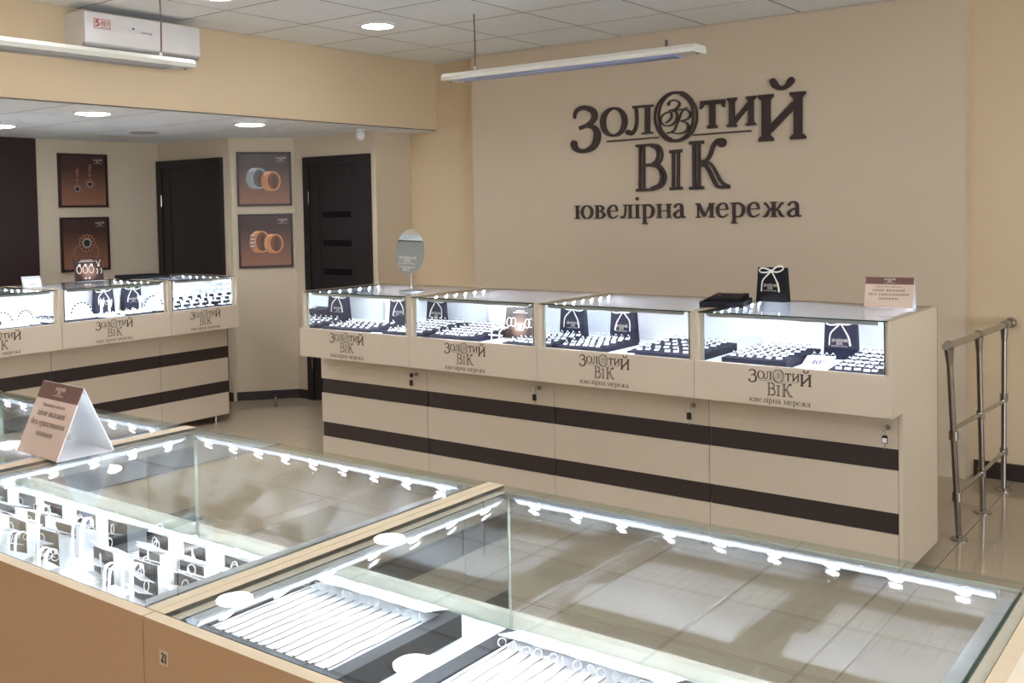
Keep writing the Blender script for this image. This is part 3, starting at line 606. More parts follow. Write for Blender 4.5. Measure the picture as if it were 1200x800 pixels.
M['printgrey'] = mat('grey_silver_print', (158, 160, 164), 0.4, var=0.3, scale=25)
M['printdark'] = mat('dark_stone_print', (52, 46, 52), 0.3, var=0.3, scale=60)
M['glowprint'] = mat('pale_glow_print', (236, 224, 214), 0.4, var=0.1, scale=30)
M['golddark'] = mat('dark_gold_print', (132, 80, 50), 0.4, var=0.2, scale=25)
M['goldlight'] = mat('light_gold_print', (236, 184, 136), 0.4, var=0.15, scale=25)
M['greydark'] = mat('dark_silver_print', (96, 96, 102), 0.4, var=0.2, scale=25)
M['greylight'] = mat('light_silver_print', (206, 208, 212), 0.4, var=0.15, scale=25)
M['printback'] = mat('brown_print_shade', (98, 66, 54), 0.4)
def band(a, x, z, rx, rz_, dep, wid, kind, y):
    """printed ring band seen at an angle: band body, lit rim, dark inner wall and opening"""
    body, rim, inner = {'gold': ('printorange', 'goldlight', 'golddark'), 'grey': ('printgrey', 'greylight', 'greydark')}[kind]
    for k in range(6): a.flat([disc(x+dep*k/5, z, rx, rz_, 28)], M[body], y-.00002*k)
    a.flat(stroke([(x-rx*.55, z+rz_*.62, .012), (x-rx*.2, z+rz_*.86, .016), (x+dep*.4, z+rz_*.9, .01)], 4), M[rim], y-.00015)
    a.flat([disc(x+dep, z, rx-wid*.35, rz_-wid*.35, 28)], M[rim], y-.0002)
    a.flat([disc(x+dep, z, rx-wid*.5, rz_-wid*.5, 28)], M[inner], y-.00025)
    a.flat([disc(x+dep+wid*.25, z-.004, (rx-wid)*.62, rz_-wid*1.1, 24)], M['printback'], y-.0003)
def art_rings(a, h):
    band(a, -.085, .235, .066, .090, .045, .026, 'grey', -0.0123)
    band(a, .035, .212, .062, .084, .04, .024, 'gold', -0.0128)
def art_rings2(a, h):
    band(a, -.07, .222, .066, .094, .04, .024, 'gold', -0.0123)
    for k in range(8):
        z = .165+.015*k; a.flat(stroke([(-.128, z, .006), (-.116, z+.013, .008), (-.106, z-.002, .006), (-.095, z+.012, .008)], 3), M['greylight' if k % 2 else 'greydark'], -0.01265)
    band(a, .045, .205, .060, .082, .04, .022, 'gold', -0.0128)
    for k in range(6):
        z = .165+.015*k; a.flat(stroke([(-.01, z, .004), (.0, z+.012, .006), (.010, z, .004)], 3), M['goldlight'], -0.01305)
def flower(a, x, z, r, n, y):
    a.flat([disc(x+r*.72*math.cos(2*PI*k/n), z+r*.72*math.sin(2*PI*k/n), r*.27, n=10) for k in range(n)], M['printgold'], y)
    a.flat([disc(x+r*.72*math.cos(2*PI*k/n), z+r*.72*math.sin(2*PI*k/n), r*.13, n=8) for k in range(n)], M['printdark'], y-.0002)
    a.flat(ring(x, z, r*.52, r*.52, r*.16, r*.16), M['printgrey'], y-.0003); a.flat([disc(x, z, r*.38)], M['printdark'], y-.0004)
def art_earrings(a, h):
    for x, z in ((-.055, .155), (.06, .195)):
        flower(a, x, z, .05, 8, -0.0123)
        a.flat([disc(x, z+.075, .011)], M['printgold'], -0.0123)
        a.flat(stroke([(x, z+.08, .008), (x-.004, z+.13, .009), (x, z+.16, .01), (x+.008, z+.165, .008), (x+.01, z+.11, .006)], 4), M['printgold'], -0.0124)
def art_flower_ring(a, h):
    a.flat(stroke([(-.07, .22, .01), (-.105, .17, .013), (-.10, .12, .014), (-.06, .085, .015), (0, .07, .014), (.07, .085, .016), (.11, .125, .015), (.115, .175, .014), (.09, .22, .01)], 5), M['printgold'], -0.0123)
    flower(a, .012, .235, .078, 12, -0.0125)
fz = 0.45
frame('framed print of two drop earrings, upper picture left of the left dark door', (-8.029, 4.724, 1.672), PI/2, 0.444, 0.452, art_earrings)
frame('framed print of a flower ring, lower picture left of the left dark door', (-8.029, 4.726, 1.135), PI/2, 0.440, 0.455, art_flower_ring)
ang = math.atan2(0.405, 0.33); dx, dy = math.cos(ang), math.sin(ang)
for z, lab, art in ((1.657, 'framed print of two plain ring bands, upper picture between the dark doors', art_rings), (1.131, 'framed print of two patterned orange ring bands, lower picture between the dark doors', art_rings2)):
    frame(lab, (-7.03+dx*0.272+0.0012*dy, 5.485+dy*0.272-0.0012*dx, z), ang, 0.452, 0.458, art)

# ------------------------------------------------------------------ railing, door stop
t = thing('railing', 'polished steel railing with three posts beside the sign-wall counter', 'railing', (-1.165, 0, 0))
posts = (((0, 5.055, 0), (0, 4.876, 0.94)), ((0, 5.555, 0), (0, 5.466, 0.925)), ((0, 6.055, 0), (0, 6.075, 0.909)))
for p, q in posts:
    p, q = Vector(p), Vector(q)
    o = MB().cyl(p, q, 0.0145, M['chrome'], 16).build('post', t, smooth=True)
    MB().lathe([(0.04, 0.0), (0.04, 0.006), (0.02, 0.016)], p, M['chrome'], 20).build('base_flange', o)
    d = (p-q).normalized()
    MB().cyl(q+d*0.085, q+d*0.012, 0.0155, M['chrome'], 16, 0.022).build('socket', o, smooth=True)
    MB().sphere(q, 0.024, M['chrome'], 14, 8).build('joint', o, smooth=True)
    for h in (0.515, 0.215):
        c = p+(q-p)*(h/q.z); MB().cyl(c-Vector((0, 0, 0.02)), c+Vector((0, 0, 0.02)), 0.021, M['chrome'], 14).build('clamp', o)
o = MB().tube([(0, 4.815, 0.942), (0, 4.876, 0.94), (0, 5.466, 0.925), (0, 6.075, 0.909), (0, 6.25, 0.904)], 0.0165, M['chrome'], 14).build('handrail', t, smooth=True)
MB().sphere((0, 6.262, 0.904), 0.030, M['chrome'], 16, 10).build('end_ball', o, smooth=True)
MB().tube([(0.0, 4.95, 0.545), (0, 5.507, 0.519), (0, 6.067, 0.493)], 0.0105, M['chrome'], 12).build('crossbar', t, smooth=True)
MB().tube([(0.0, 5.01, 0.226), (0, 5.534, 0.212), (0, 6.06, 0.214)], 0.0105, M['chrome'], 12).build('crossbar', t, smooth=True)
t = thing('door_stop', 'short steel door stop post on the floor below the ring pictures', 'door stop', (-6.553, 5.50, 0))
MB().lathe([(0.022, 0), (0.022, 0.006), (0.014, 0.010)], (0, 0, 0), M['chrome'], 16).build('base', t)
MB().cyl((0, 0, 0.0102), (0, 0, 0.085), 0.013, M['chrome'], 14).build('post', t, smooth=True)
MB().cyl((0, 0, 0.0852), (0, 0, 0.097), 0.016, M['ink'], 14).build('bumper', t)

# ------------------------------------------------------------------ table mirror, tent cards, bags, trays on the counters
t = thing('table_mirror', 'oval table mirror on a steel stand with printed shop name, on the sign-wall counter', 'mirror', (-4.005, 4.39, ZT+0.0004), math.radians(30))
MB().lathe([(0.072, 0), (0.072, 0.004), (0.066, 0.008), (0.01, 0.010)], (0, 0, 0), M['alu'], 28).build('base', t, smooth=True)
MB().cyl((0, 0, 0.009), (0, 0, 0.125), 0.006, M['chrome'], 12).build('stem', t, smooth=True)
mb = MB(); N = 36; rx, rz = 0.086, 0.131
pr = [(rx*math.cos(2*PI*k/N)*(1.0-0.06*math.sin(2*PI*k/N)), rz*math.sin(2*PI*k/N)) for k in range(N)]
TILT = (math.radians(-4), math.radians(5), 0)
g = MB().prism(pr, 'y', -0.005, 0.004, M['alu']).build('glass_backing', t, (0.0, -0.008, 0.235), TILT)
g2 = MB().flat([pr], M['mirror'], -0.0056).build('mirror_face', t, (0.0, -0.008, 0.235), TILT)
logo(g2, 'pale', -0.012, -0.0062, -0.052, 0.105, zs=0.9)
s = MB(); line(s, '№1', M['lightprint'], -0.014, -0.118, 0.04, 0.014, -0.0062); s.flat([[(-.062, -.094), (.036, -.094), (.036, -.0915), (-.062, -.0915)]], M['lightprint'], -0.0062); s.build('lettering', g2)

def tent(label, loc, rz, w, d, h, tilt=0.0):
    t = thing('tent_card', label, 'sign', loc, rz)
    a = math.atan2(d/2, h); n = math.hypot(h, d/2)
    f = MB().box(-w/2, -0.001, 0, w/2, 0.001, n*0.765, M['beigecard']).box(-w/2, -0.001, n*0.765, w/2, 0.001, n, M['browncard']).box(-w/2, 0.001, 0, w/2, 0.0018, n, M['paper']).build('front_leaf', t, (0, -d/2, 0.001), (-a, 0, 0))
    logo(f, 'pale', 0.0, -0.0014, n*0.885, w*0.24, zs=1.0)
    s = MB()
    for tx, z, ww, xh in (('Шановні клієнти,', .665, .56, .032), ('ціни вказані', .535, .68, .058), ('без урахування', .40, .83, .058), ('знижки', .265, .42, .055)):
        line(s, tx, M['print'], 0, n*z, w*ww, n*xh, -0.0014, bold=1.25)
    s.build('lettering', f)
    MB().box(-w/2, -0.001, 0, w/2, 0.001, n, M['paper']).build('back_leaf', t, (0, d/2, 0.001), (a, 0, 0))
    MB().box(-w/2+0.001, -d/2+0.003, 0, w/2-0.001, d/2-0.003, 0.0012, M['paper']).build('bottom_leaf', t)
    return t
tent('price notice tent card with brown header at the railing end of the sign-wall counter', (-1.367, 4.678, ZT+0.0006), math.radians(7), 0.205, 0.115, 0.132)
tent('large price notice tent card in the left foreground on the island counter', (-1.945, 1.088, ZT+0.0014), math.radians(-3), 0.166, 0.118, 0.134)

def gift_bag(label, loc, rz, w=0.155, d=0.055, h=0.165, ms='black', var=0):
    t = thing('gift_bag', label, 'gift bag', loc, rz, 'dark gift bags with ribbon bows')
    tw, td = w*0.965, d*0.35
    v = [(-w/2, -d/2, 0), (w/2, -d/2, 0), (w/2, d/2, 0), (-w/2, d/2, 0), (-tw/2, -td/2, h), (tw/2, -td/2, h), (tw/2, td/2, h), (-tw/2, td/2, h)]
    b = MB(); b.add(v, [(0, 3, 2, 1), (4, 5, 6, 7), (0, 1, 5, 4), (1, 2, 6, 5), (2, 3, 7, 6), (3, 0, 4, 7)], M[ms]); b.build('body', t)
    a = math.atan2((d-td)/2, h)
    r = MB(); W_ = 0.0075
    k = 1 if var == 0 else -1
    z0 = h*0.90
    r.flat(stroke([(0, z0, .006), (-.03, z0+.012, W_), (-.058, z0+.012, W_*.9), (-.062, z0-.004, W_*.8), (-.035, z0-.008, W_), (0, z0, .006)], 5), M['ribbon'], -0.004, 0.0015)
    r.flat(stroke([(0, z0, .006), (.025, z0+.02, W_), (.052, z0+.026, W_*.9), (.06, z0+.01, W_*.8), (.03, z0-.004, W_), (0, z0, .006)], 5), M['ribbon'], -0.004, 0.0015)
    r.flat(stroke([(0, z0, .006), (k*-.024, z0-.022, W_*.9), (k*-.046, z0-.05, W_*.8), (k*-.05, z0-.10, W_*.7)], 5), M['ribbon'], -0.003, 0.0015)
    r.flat(stroke([(0, z0, .006), (k*.018, z0-.03, W_*.8), (k*.036, z0-.062, W_*1.0), (k*.044, z0-.10, W_*1.2)], 5), M['ribbon'], -0.003, 0.0015)
    r.flat([disc(0, z0, .008)], M['ribbon'], -0.005, 0.002)
    r.build('ribbon_bow', t, (0, -d/2, 0), (-a, 0, 0))
    lg = logo(t, 'pale', -0.005, -d/2-0.0006+h*0.42*math.tan(a), h*0.42, 0.075, (-a, 0, 0))
    return t
gift_bag('black gift bag with cream bow standing on the sign-wall counter top', (-1.925, 4.70, ZT+0.0004), math.radians(-6))
ZI = ZF+0.0006
gift_bag('navy gift bag inside the railing-end counter, behind the small sale tag', (-1.56, 4.60, ZI), math.radians(4), 0.15, 0.05, 0.182, 'navy')
gift_bag('navy gift bag inside the third sign-wall counter, alone by its white back', (-2.72, 4.635, ZI), math.radians(-4), 0.155, 0.055, 0.178, 'navy', 1)
gift_bag('navy gift bag inside the leftmost sign-wall counter, behind a small step', (-4.33, 4.64, ZI), math.radians(-6), 0.165, 0.05, 0.175, 'navy', 1)
gift_bag('navy gift bag hidden behind the ring-pair poster, seen in the side mirror', (-3.41, 4.69, ZI), math.radians(-3), 0.14, 0.045, 0.175, 'navy')
gift_bag('navy gift bag in the middle counter by the left wall', (-6.865, 4.170, ZI), PI/2, 0.155, 0.055, 0.182, 'navy')

t = thing('velvet_tray', 'flat black velvet tray on the sign-wall counter, under a calculator', 'tray', (-2.05, 4.44, ZT+0.0004), math.radians(14))
MB().box(-.10, -.13, 0, .10, .13, .010, M['black']).build('base', t)
mb = MB()
for a in ((-.10, -.13, .10, -.118), (-.10, .118, .10, .13), (-.10, -.118, -.088, .118), (.088, -.118, .10, .118)): mb.box(a[0], a[1], .0102, a[2], a[3], .026, M['black'])
mb.build('rim', t)
t = thing('calculator', 'black calculator lying on the velvet tray', 'calculator', (-2.045, 4.45, ZT+0.027), math.radians(10))
MB().prism([(-.095, 0), (.10, 0), (.10, .022), (.06, .020), (-.095, .012)], 'x', -.075, .075, M['black']).build('body', t)
MB().box(-.055, .062, .0206, .055, .092, .0225, M['gloss']).build('display', t)
for i in range(5):
    for j in range(4):
        MB().box(-.06+.025*i, -.085+.034*j, .0135+.001*j, -.042+.025*i, -.064+.034*j, .0165+.0015*j, M['red' if (i, j) == (0, 3) else 'dark']).build('key', t)
t = thing('velvet_tray', 'black angular velvet tray on the left wall counter beside the ring price poster', 'tray', (-6.84, 4.47, ZT+0.0004), math.radians(75))
MB().prism([(-.17, -.14), (.17, -.14), (.15, .14), (-.15, .14)], 'z', 0, .008, M['black']).build('base', t)
MB().tube([(-.165, -.135, .015), (.165, -.135, .015), (.145, .135, .015), (-.145, .135, .015)], .0065, M['black'], 8, True).build('rim', t)

def poster_stand(label, loc, rz, w, h, draw, name='poster_stand', cat='poster'):
    t = thing(name, label, cat, loc, rz)
    lean = math.radians(-9)
    p = MB().box(-w/2, -0.0015, 0, w/2, 0.0015, h, M['picb']).build('panel', t, (0, 0, 0.002), (lean, 0, 0))
    a = MB(); draw(a, w, h); a.build('artwork', p)
    MB().box(-w/2, -0.012, 0, w/2, 0.075, 0.0018, M['rglass']).build('foot_plate', t)
    MB().prism([(0.006, 0.0019), (0.07, 0.0019), (0.026, h*0.7)], 'x', -0.002, 0.002, M['rglass']).build('strut', t)
    return t
m = bpy.data.materials.new('brown_glow_print'); m.use_nodes = True
nt = m.node_tree; b = nt.nodes['Principled BSDF']; tc = nt.nodes.new('ShaderNodeTexCoord'); gr = nt.nodes.new('ShaderNodeTexGradient'); gr.gradient_type = 'SPHERICAL'
mp = nt.nodes.new('ShaderNodeMapping'); mp.inputs['Location'].default_value = (-1.3, -0.5, -0.8); mp.inputs['Scale'].default_value = (2.6, 1, 2.0)
cr = nt.nodes.new('ShaderNodeValToRGB'); cr.color_ramp.elements[0].color = srgb(62, 42, 40); cr.color_ramp.elements[1].color = srgb(226, 178, 150)
nt.links.new(tc.outputs['Generated'], mp.inputs[0]); nt.links.new(mp.outputs[0], gr.inputs[0]); nt.links.new(gr.outputs['Fac'], cr.inputs[0]); nt.links.new(cr.outputs[0], b.inputs['Base Color'])
b.inputs['Roughness'].default_value = 0.3
M['picb'] = m
def pring(a, x, z, r, m='glowprint', y=-0.0019): a.flat(ring(x, z, r*.72, r, r*.28, r*.22), M[m], y)
def draw_pairs(a, w, h):
    for x, z in ((-.36, .52), (-.22, .52), (.40, .52), (.27, .50)): pring(a, w*x, h*z, .027)
    for x in (-.06, .02, .10): pring(a, w*x, h*.38, .022)
    for z, ww in ((.88, .3), (.82, .5)): a.flat([[(-w*ww/2, h*z), (w*ww/2, h*z), (w*ww/2, h*z+.005), (-w*ww/2, h*z+.005)]], M['lightprint'], -0.0019)
poster_stand('brown poster with glowing ring pairs inside the second sign-wall counter', (-3.285, 4.46, ZI), math.radians(2), 0.19, 0.168, draw_pairs)
def draw_price(a, w, h):
    for x in (-.33, -.12, .09):
        a.flat(ring(w*x, h*.52, .021, .03, .006, .006), M['glowprint'], -0.0019); a.flat([disc(w*x+.006, h*.72, .010)], M['paper'], -0.002)
    for z, ww in ((.92, .4), (.86, .55)): a.flat([[(-w*ww/2-.01, h*z), (w*ww/2-.01, h*z), (w*ww/2-.01, h*z+.004), (-w*ww/2-.01, h*z+.004)]], M['lightprint'], -0.0019)
    a.flat(stroke([(w*.28, h*.92, .004), (w*.36, h*.75, .004), (w*.44, h*.92, .004)], 5), M['glowprint'], -0.0019); a.flat([disc(w*.36, h*.68, .009)], M['glowprint'], -0.0019)
    for x in (.29, .43): a.flat(stroke([(w*x, h*.55, .008), (w*x+.004, h*.42, .007), (w*x-.003, h*.3, .008)], 4), M['glowprint'], -0.0019)
    for x, mm in ((-.18, 'printorange'), (-.12, 'paper'), (.0, 'paper')): a.flat([disc(w*x, h*.13, .007)], M[mm], -0.0019)
poster_stand('small brown poster of three rings in a clear holder on the left wall counter', (-6.868, 4.072, ZT+0.0006), PI/2-0.05, 0.218, 0.162, draw_price)
t = thing('card_holder', 'small white price card in a clear holder at the left picture edge', 'card', (-6.67, 3.54, ZT+0.0004), PI/2-0.2)
MB().box(-.06, -.02, 0, .06, .06, .0015, M['rglass']).build('foot_plate', t)
q = MB().box(-.055, -.001, 0, .055, .001, .058, M['paper']).build('card', t, (0, -.01, .002), (math.radians(-25), 0, 0))
MB().box(-.06, -.001, 0, .06, .001, .078, M['rglass']).build('holder', t, (0, .012, .002), (math.radians(-25), 0, 0))
s = MB(); line(s, 'ціни', M['red'], 0, .014, .045, .012, -0.0014); s.build('lettering', q)

# ------------------------------------------------------------------ ring trays inside the counters
ring_me = {}
def ring_mesh(kind):
    if kind in ring_me: return ring_me[kind]
    b = MB()
    n, k, R, r = 12, 4, 0.0105, 0.0019
    vs = []; fs = []
    for i in range(n):
        t = 2*PI*i/n
        for j in range(k):
            u = 2*PI*j/k
            vs.append(((R+r*math.cos(u))*math.cos(t), r*1.4*math.sin(u), 0.009+(R+r*math.cos(u))*math.sin(t)))
    for i in range(n):
        for j in range(k): fs.append((i*k+j, i*k+(j+1) % k, ((i+1) % n)*k+(j+1) % k, ((i+1) % n)*k+j))
    b.add(vs, fs, M['gold' if kind == 'gold' else 'silver'])
    b.sphere((0, 0, 0.0215), 0.004, M['paper'], 6, 4)
    vs = [(-.013, -.014, .003), (.013, -.014, .003), (.013, -.004, .010), (-.013, -.004, .010)]
    b.add(vs+[(x, y, z-.0012) for x, y, z in vs], [(0, 1, 2, 3), (7, 6, 5, 4), (0, 4, 5, 1), (1, 5, 6, 2), (2, 6, 7, 3), (3, 7, 4, 0)], M['paper'])
    ring_me[kind] = b.mesh('finger_ring'); return ring_me[kind]
def ring_tray(label, where, loc, rz, w, d, h, nx, ny, tilt=0.0, base='navy', kind='silver'):
    t = thing('ring_tray', label, 'tray', loc, rz)
    lo = 0.008
    v = [(-w/2, -d/2, 0), (w/2, -d/2, 0), (w/2, d/2, 0), (-w/2, d/2, 0), (-w/2, -d/2, h), (w/2, -d/2, h), (w/2, d/2, h+tilt), (-w/2, d/2, h+tilt)]
    MB().add(v, [(0, 3, 2, 1), (4, 5, 6, 7), (0, 1, 5, 4), (1, 2, 6, 5), (2, 3, 7, 6), (3, 0, 4, 7)], M[base]).build('base', t)
    for j in range(ny):
        y = -d/2+(j+0.5)*d/ny; z = h+tilt*(j+0.5)/ny
        MB().prism([(y-d/ny*.36, z+.0006+tilt*.02), (y+d/ny*.36, z+.0006+tilt*.3/ny), (y, z+.006)], 'x', -w/2+.01, w/2-.01, M[base]).build('foam_row', t)
    me = ring_mesh(kind); c, s = math.cos(rz), math.sin(rz)
    lab = 'small %s ring with white price tag in the %s' % (kind, where)
    for j in range(ny):
        for i in range(nx):
            x = -w/2+.022+(i+0.5)*(w-.044)/nx+random.uniform(-.003, .003); y = -d/2+(j+0.5)*d/ny; z = h+tilt*(j+0.5)/ny
            o = link('finger_ring', me, None, (loc[0]+x*c-y*s, loc[1]+x*s+y*c, loc[2]+z+.0035), (random.uniform(-.15, .1), 0, rz+random.uniform(-.35, .35)))
            tag(o, lab, 'ring', 'rings in the '+where)
yI = 4.115
ring_tray('navy tray of tagged rings at the left in the railing-end counter', 'left tray of the railing-end counter', (-1.81, 4.40, ZI), 0, 0.30, 0.42, 0.032, 6, 6, 0.006)
ring_tray('navy tray of tagged rings at the right end of the railing-end counter', 'right tray of the railing-end counter', (-1.362, 4.38, ZI), 0, 0.235, 0.42, 0.012, 5, 6, 0.03)
ring_tray('navy tray of tagged rings at the left in the third sign-wall counter', 'left tray of the third sign-wall counter', (-2.73, 4.385, ZI), 0, 0.27, 0.36, 0.020, 6, 5, 0.006)
ring_tray('navy tray of tagged rings at the right in the third sign-wall counter', 'right tray of the third sign-wall counter', (-2.30, 4.46, ZI), 0, 0.34, 0.46, 0.018, 6, 5, 0.012)
ring_tray('wide navy tray of tagged rings filling the counter with the ring-pair poster', 'wide tray of the poster counter', (-3.555, 4.43, ZI), 0, 0.32, 0.44, 0.022, 8, 6, 0.02)
ring_tray('small navy tray of tagged rings before the ring-pair poster', 'small tray before the ring-pair poster', (-3.08, 4.25, ZI), 0, 0.20, 0.15, 0.02, 5, 2)
ring_tray('navy tray of tagged rings at the left in the leftmost sign-wall counter', 'left tray of the leftmost sign-wall counter', (-4.36, 4.34, ZI), 0, 0.40, 0.28, 0.022, 7, 4, 0.008)
ring_tray('navy tray of tagged rings at the right in the leftmost sign-wall counter', 'right tray of the leftmost sign-wall counter', (-3.945, 4.28, ZI), 0, 0.22, 0.18, 0.022, 5, 3, 0.004)
t = thing('display_step', 'dark velvet step with white cards at the right of the leftmost sign-wall counter', 'display step', (-4.055, 4.62, ZI), 0)
MB().box(-.20, -.09, 0, .20, .09, .075, M['navy']).build('upper_step', t); MB().box(-.10, -.13, 0, .20, -.0905, .04, M['navy']).build('lower_step', t)
for k, x in enumerate((-4.10, -4.02, -3.94)):
    o = MB().add([(-.03, -.03, .003), (.03, -.03, .003), (.035, .03, .024), (-.025, .03, .024), (-.03, -.03, 0), (.03, -.03, 0), (.035, .03, 0), (-.025, .03, 0)], [(0, 1, 2, 3), (7, 6, 5, 4), (0, 4, 5, 1), (1, 5, 6, 2), (2, 6, 7, 3), (3, 7, 4, 0)], M['paper']).build('tag_card', None, (x, 4.60, ZI+.0754))
    tag(o, 'white tag card on the dark step in the leftmost sign-wall counter', 'card', 'white cards on the dark step')
def flat_card(label, loc, rz, w, d, tx=None, lean=0.25):
    t = thing('price_card', label, 'card', loc, rz)
    c = MB().box(-w/2, -d/2, 0, w/2, d/2, .0015, M['paper']).build('card', t, (0, 0, d/2*math.sin(lean)+.0005), (lean, 0, 0))
    if tx:
        s = MB(); line(s, tx, M['printblue'], 0, -.030, w*.75, .030, bold=1.5); s.build('lettering', c, (0, 0, .002), (-PI/2, 0, 0))
    return t
M['printblue'] = mat('blue_print', (20, 44, 110), 0.6)
flat_card('white sale tag reading -40% before the navy gift bag in the railing-end counter', (-1.583, 4.36, ZI), 0.05, 0.12, 0.10, '-40%', 0.35)
for k in range(4):
    o = link('finger_ring', ring_mesh('silver'), None, (-1.625+.028*k, 4.432, ZI+.0255), (0, 0, random.uniform(-.3, .3)))
    tag(o, 'silver ring lying on top of the white sale tag', 'ring', 'rings on the sale tag')
flat_card('white card lying at the front of the third sign-wall counter', (-2.49, 4.205, ZI), 0, 0.13, 0.06, None, 0.15)
flat_card('white card lying at the front of the leftmost sign-wall counter', (-4.115, 4.19, ZI), 0.2, 0.11, 0.07, None, 0.12)
flat_card('white card lying before the bracelet stand in the poster counter', (-3.265, 4.185, ZI), 0.1, 0.12, 0.05, None, 0.12)
t = thing('bracelet_stand', 'white bracelet stand holding a bracelet in the poster counter', 'stand', (-3.335, 4.335, ZI))
for x in (-.026, .026): MB().tube([(x, -.02, 0.0035), (x, -.015, .05), (x, .01, .066), (x, .03, .06)], .0035, M['plastic'], 6).build('leg', t)
MB().box(-.045, -.022, .028, .045, -.012, .036, M['plastic']).build('crossbar', t); MB().box(-.04, .0, .068, .05, .035, .074, M['plastic']).build('top_plate', t)
MB().tube([(-.035+.07*k/9, .01+.012*math.sin(k), .079+.003*math.cos(k*2)) for k in range(10)], .003, M['silver'], 6).build('bracelet', t)

# ------------------------------------------------------------------ contents of the left wall counters
def bust(label, loc, rz, h, group, base=True):
    t = thing('earring_bust', label, 'display stand', loc, rz, group)
    MB().box(-.022, -.022, 0, .022, .022, .008, M['plastic']).build('base', t)
    MB().box(-.0075, -.004, .0082, .0075, .004, h*.55, M['plastic']).build('stem', t)
    MB().prism([(-.012, h*.5), (.012, h*.5), (.021, h*.86), (.016, h*.95), (.006, h*.88), (-.006, h*.88), (-.016, h*.95), (-.021, h*.86)], 'y', -.009, -.0042, M['plastic']).build('torso', t)
    for x in (-.014, .014): MB().tube([(x, -.010, h*.9), (x+.003, -.013, h*.96), (x, -.013, h*1.02), (x-.004, -.011, h*.97)], .0018, M['silver'], 5).build('earring', t)
    return t
def half_disc(label, loc, rz, r=0.075):
    t = thing('bracelet_display', label, 'display stand', loc, rz)
    P = [(r*.82*math.cos(PI*k/20), r*.82*math.sin(PI*k/20)+.01) for k in range(21)]
    MB().prism([(-r*.82, 0)]+[(r*.82, 0)]+P, 'y', -.004, .004, M['plastic']).build('panel', t)
    MB().box(-r*.7, .0045, 0, r*.7, .05, .004, M['plastic']).build('foot', t)
    b = MB(); w = MB()
    for k in range(19):
        a = PI*k/18; (b if k % 2 else w).sphere((r*.93*math.cos(a), 0, r*.93*math.sin(a)+.012), r*.075, M['pearl' if k % 2 else 'paper'], 8, 5)
    c = b.build('bead_string', t, smooth=True); w.build('bead_string', t, smooth=True)
half_disc('white half-round display edged with dark beads, beside the navy bag', (-6.85, 3.99, ZI), PI/2, .085)
half_disc('white half-round display edged with dark beads in the left-edge counter', (-6.80, 3.385, ZI), PI/2-.3, .07)
BL = 'white earring busts in the middle left-wall counter'
for k, (x, y, h, lab) in enumerate(((-6.70, 4.055, .125, 'white earring bust before the navy bag, left of its pair'), (-6.68, 4.105, .115, 'white earring bust before the navy bag, right of its pair'), (-6.72, 4.19, .13, 'white earring bust before the navy bag, nearest the side mirror'))):
    bust(lab, (x, y, ZI), PI/2+.2, h, BL)
def white_tray(label, loc, rz, w, d, h, nx, ny, base='navy'):
    t = thing('earring_tray', label, 'tray', loc, rz)
    MB().box(-w/2, -d/2, 0, w/2, d/2, h, M[base]).build('base', t)
    MB().box(-w/2+.012, -d/2+.012, h+.0002, w/2-.012, d/2-.012, h+.003, M['paper']).build('white_pad', t)
    c, s = math.cos(rz), math.sin(rz); me = ring_mesh('silver')
    for i in range(nx):
        for j in range(ny):
            x = -w/2+.03+(w-.06)*i/max(1, nx-1); y = -d/2+.03+(d-.06)*j/max(1, ny-1)
            link('earring', me, t, (x, y, h+.006), (0, 0, random.uniform(-.4, .4)))
white_tray('white padded earring tray at the left in the middle left-wall counter', (-6.50, 3.71, ZI), PI/2, .28, .20, .022, 5, 3)
white_tray('low navy earring tray in the centre of the middle left-wall counter', (-6.42, 3.955, ZI), PI/2, .16, .17, .016, 3, 2)
white_tray('white padded earring tray at the right in the middle left-wall counter', (-6.47, 4.17, ZI), PI/2, .22, .17, .022, 4, 2)
white_tray('white padded tray at the front of the left-edge wall counter', (-6.45, 3.15, ZI), PI/2, .42, .20, .018, 6, 3)
white_tray('white padded tray at the right of the left-edge wall counter', (-6.50, 3.41, ZI), PI/2, .08, .26, .018, 2, 4)
t = thing('display_step', 'low dark velvet step carrying two white busts in the left-edge wall counter', 'display step', (-6.73, 3.15, ZI), PI/2)
MB().box(-.17, -.06, 0, .17, .06, .03, M['navy']).build('step', t)
BE = 'white busts on the dark step in the left-edge counter'
bust('white earring bust on the dark step at the left picture edge, left one', (-6.72, 3.08, ZI+.0306), PI/2, .145, BE)
bust('white earring bust on the dark step at the left picture edge, right one', (-6.72, 3.25, ZI+.0306), PI/2, .145, BE)
t = thing('tiered_rack', 'dark stepped velvet rack in the far left-wall counter', 'display step', (-6.60, 4.62, ZI), PI/2)
for k in range(4): MB().box(-.25, -.16+.085*k, 0, .25, -.0755+.085*k, .012+.022*k, M['navy']).build('tier', t)
BT = 'white earring stands on the stepped rack of the far left-wall counter'
for j in range(4):
    for i in range(6):
        bust('white earring stand on the stepped rack in the far left-wall counter', (-6.60+.1175-.085*j, 4.62-.205+.082*i, ZI+.0126+.022*j), PI/2+random.uniform(-.2, .2), .062+.006*(j % 2), BT)
bust('tall white bust at the back of the far left-wall counter, left one', (-6.86, 4.46, ZI), PI/2, .19, 'tall busts in the far left-wall counter')
bust('tall white bust at the back of the far left-wall counter, right one', (-6.86, 4.62, ZI), PI/2, .20, 'tall busts in the far left-wall counter')

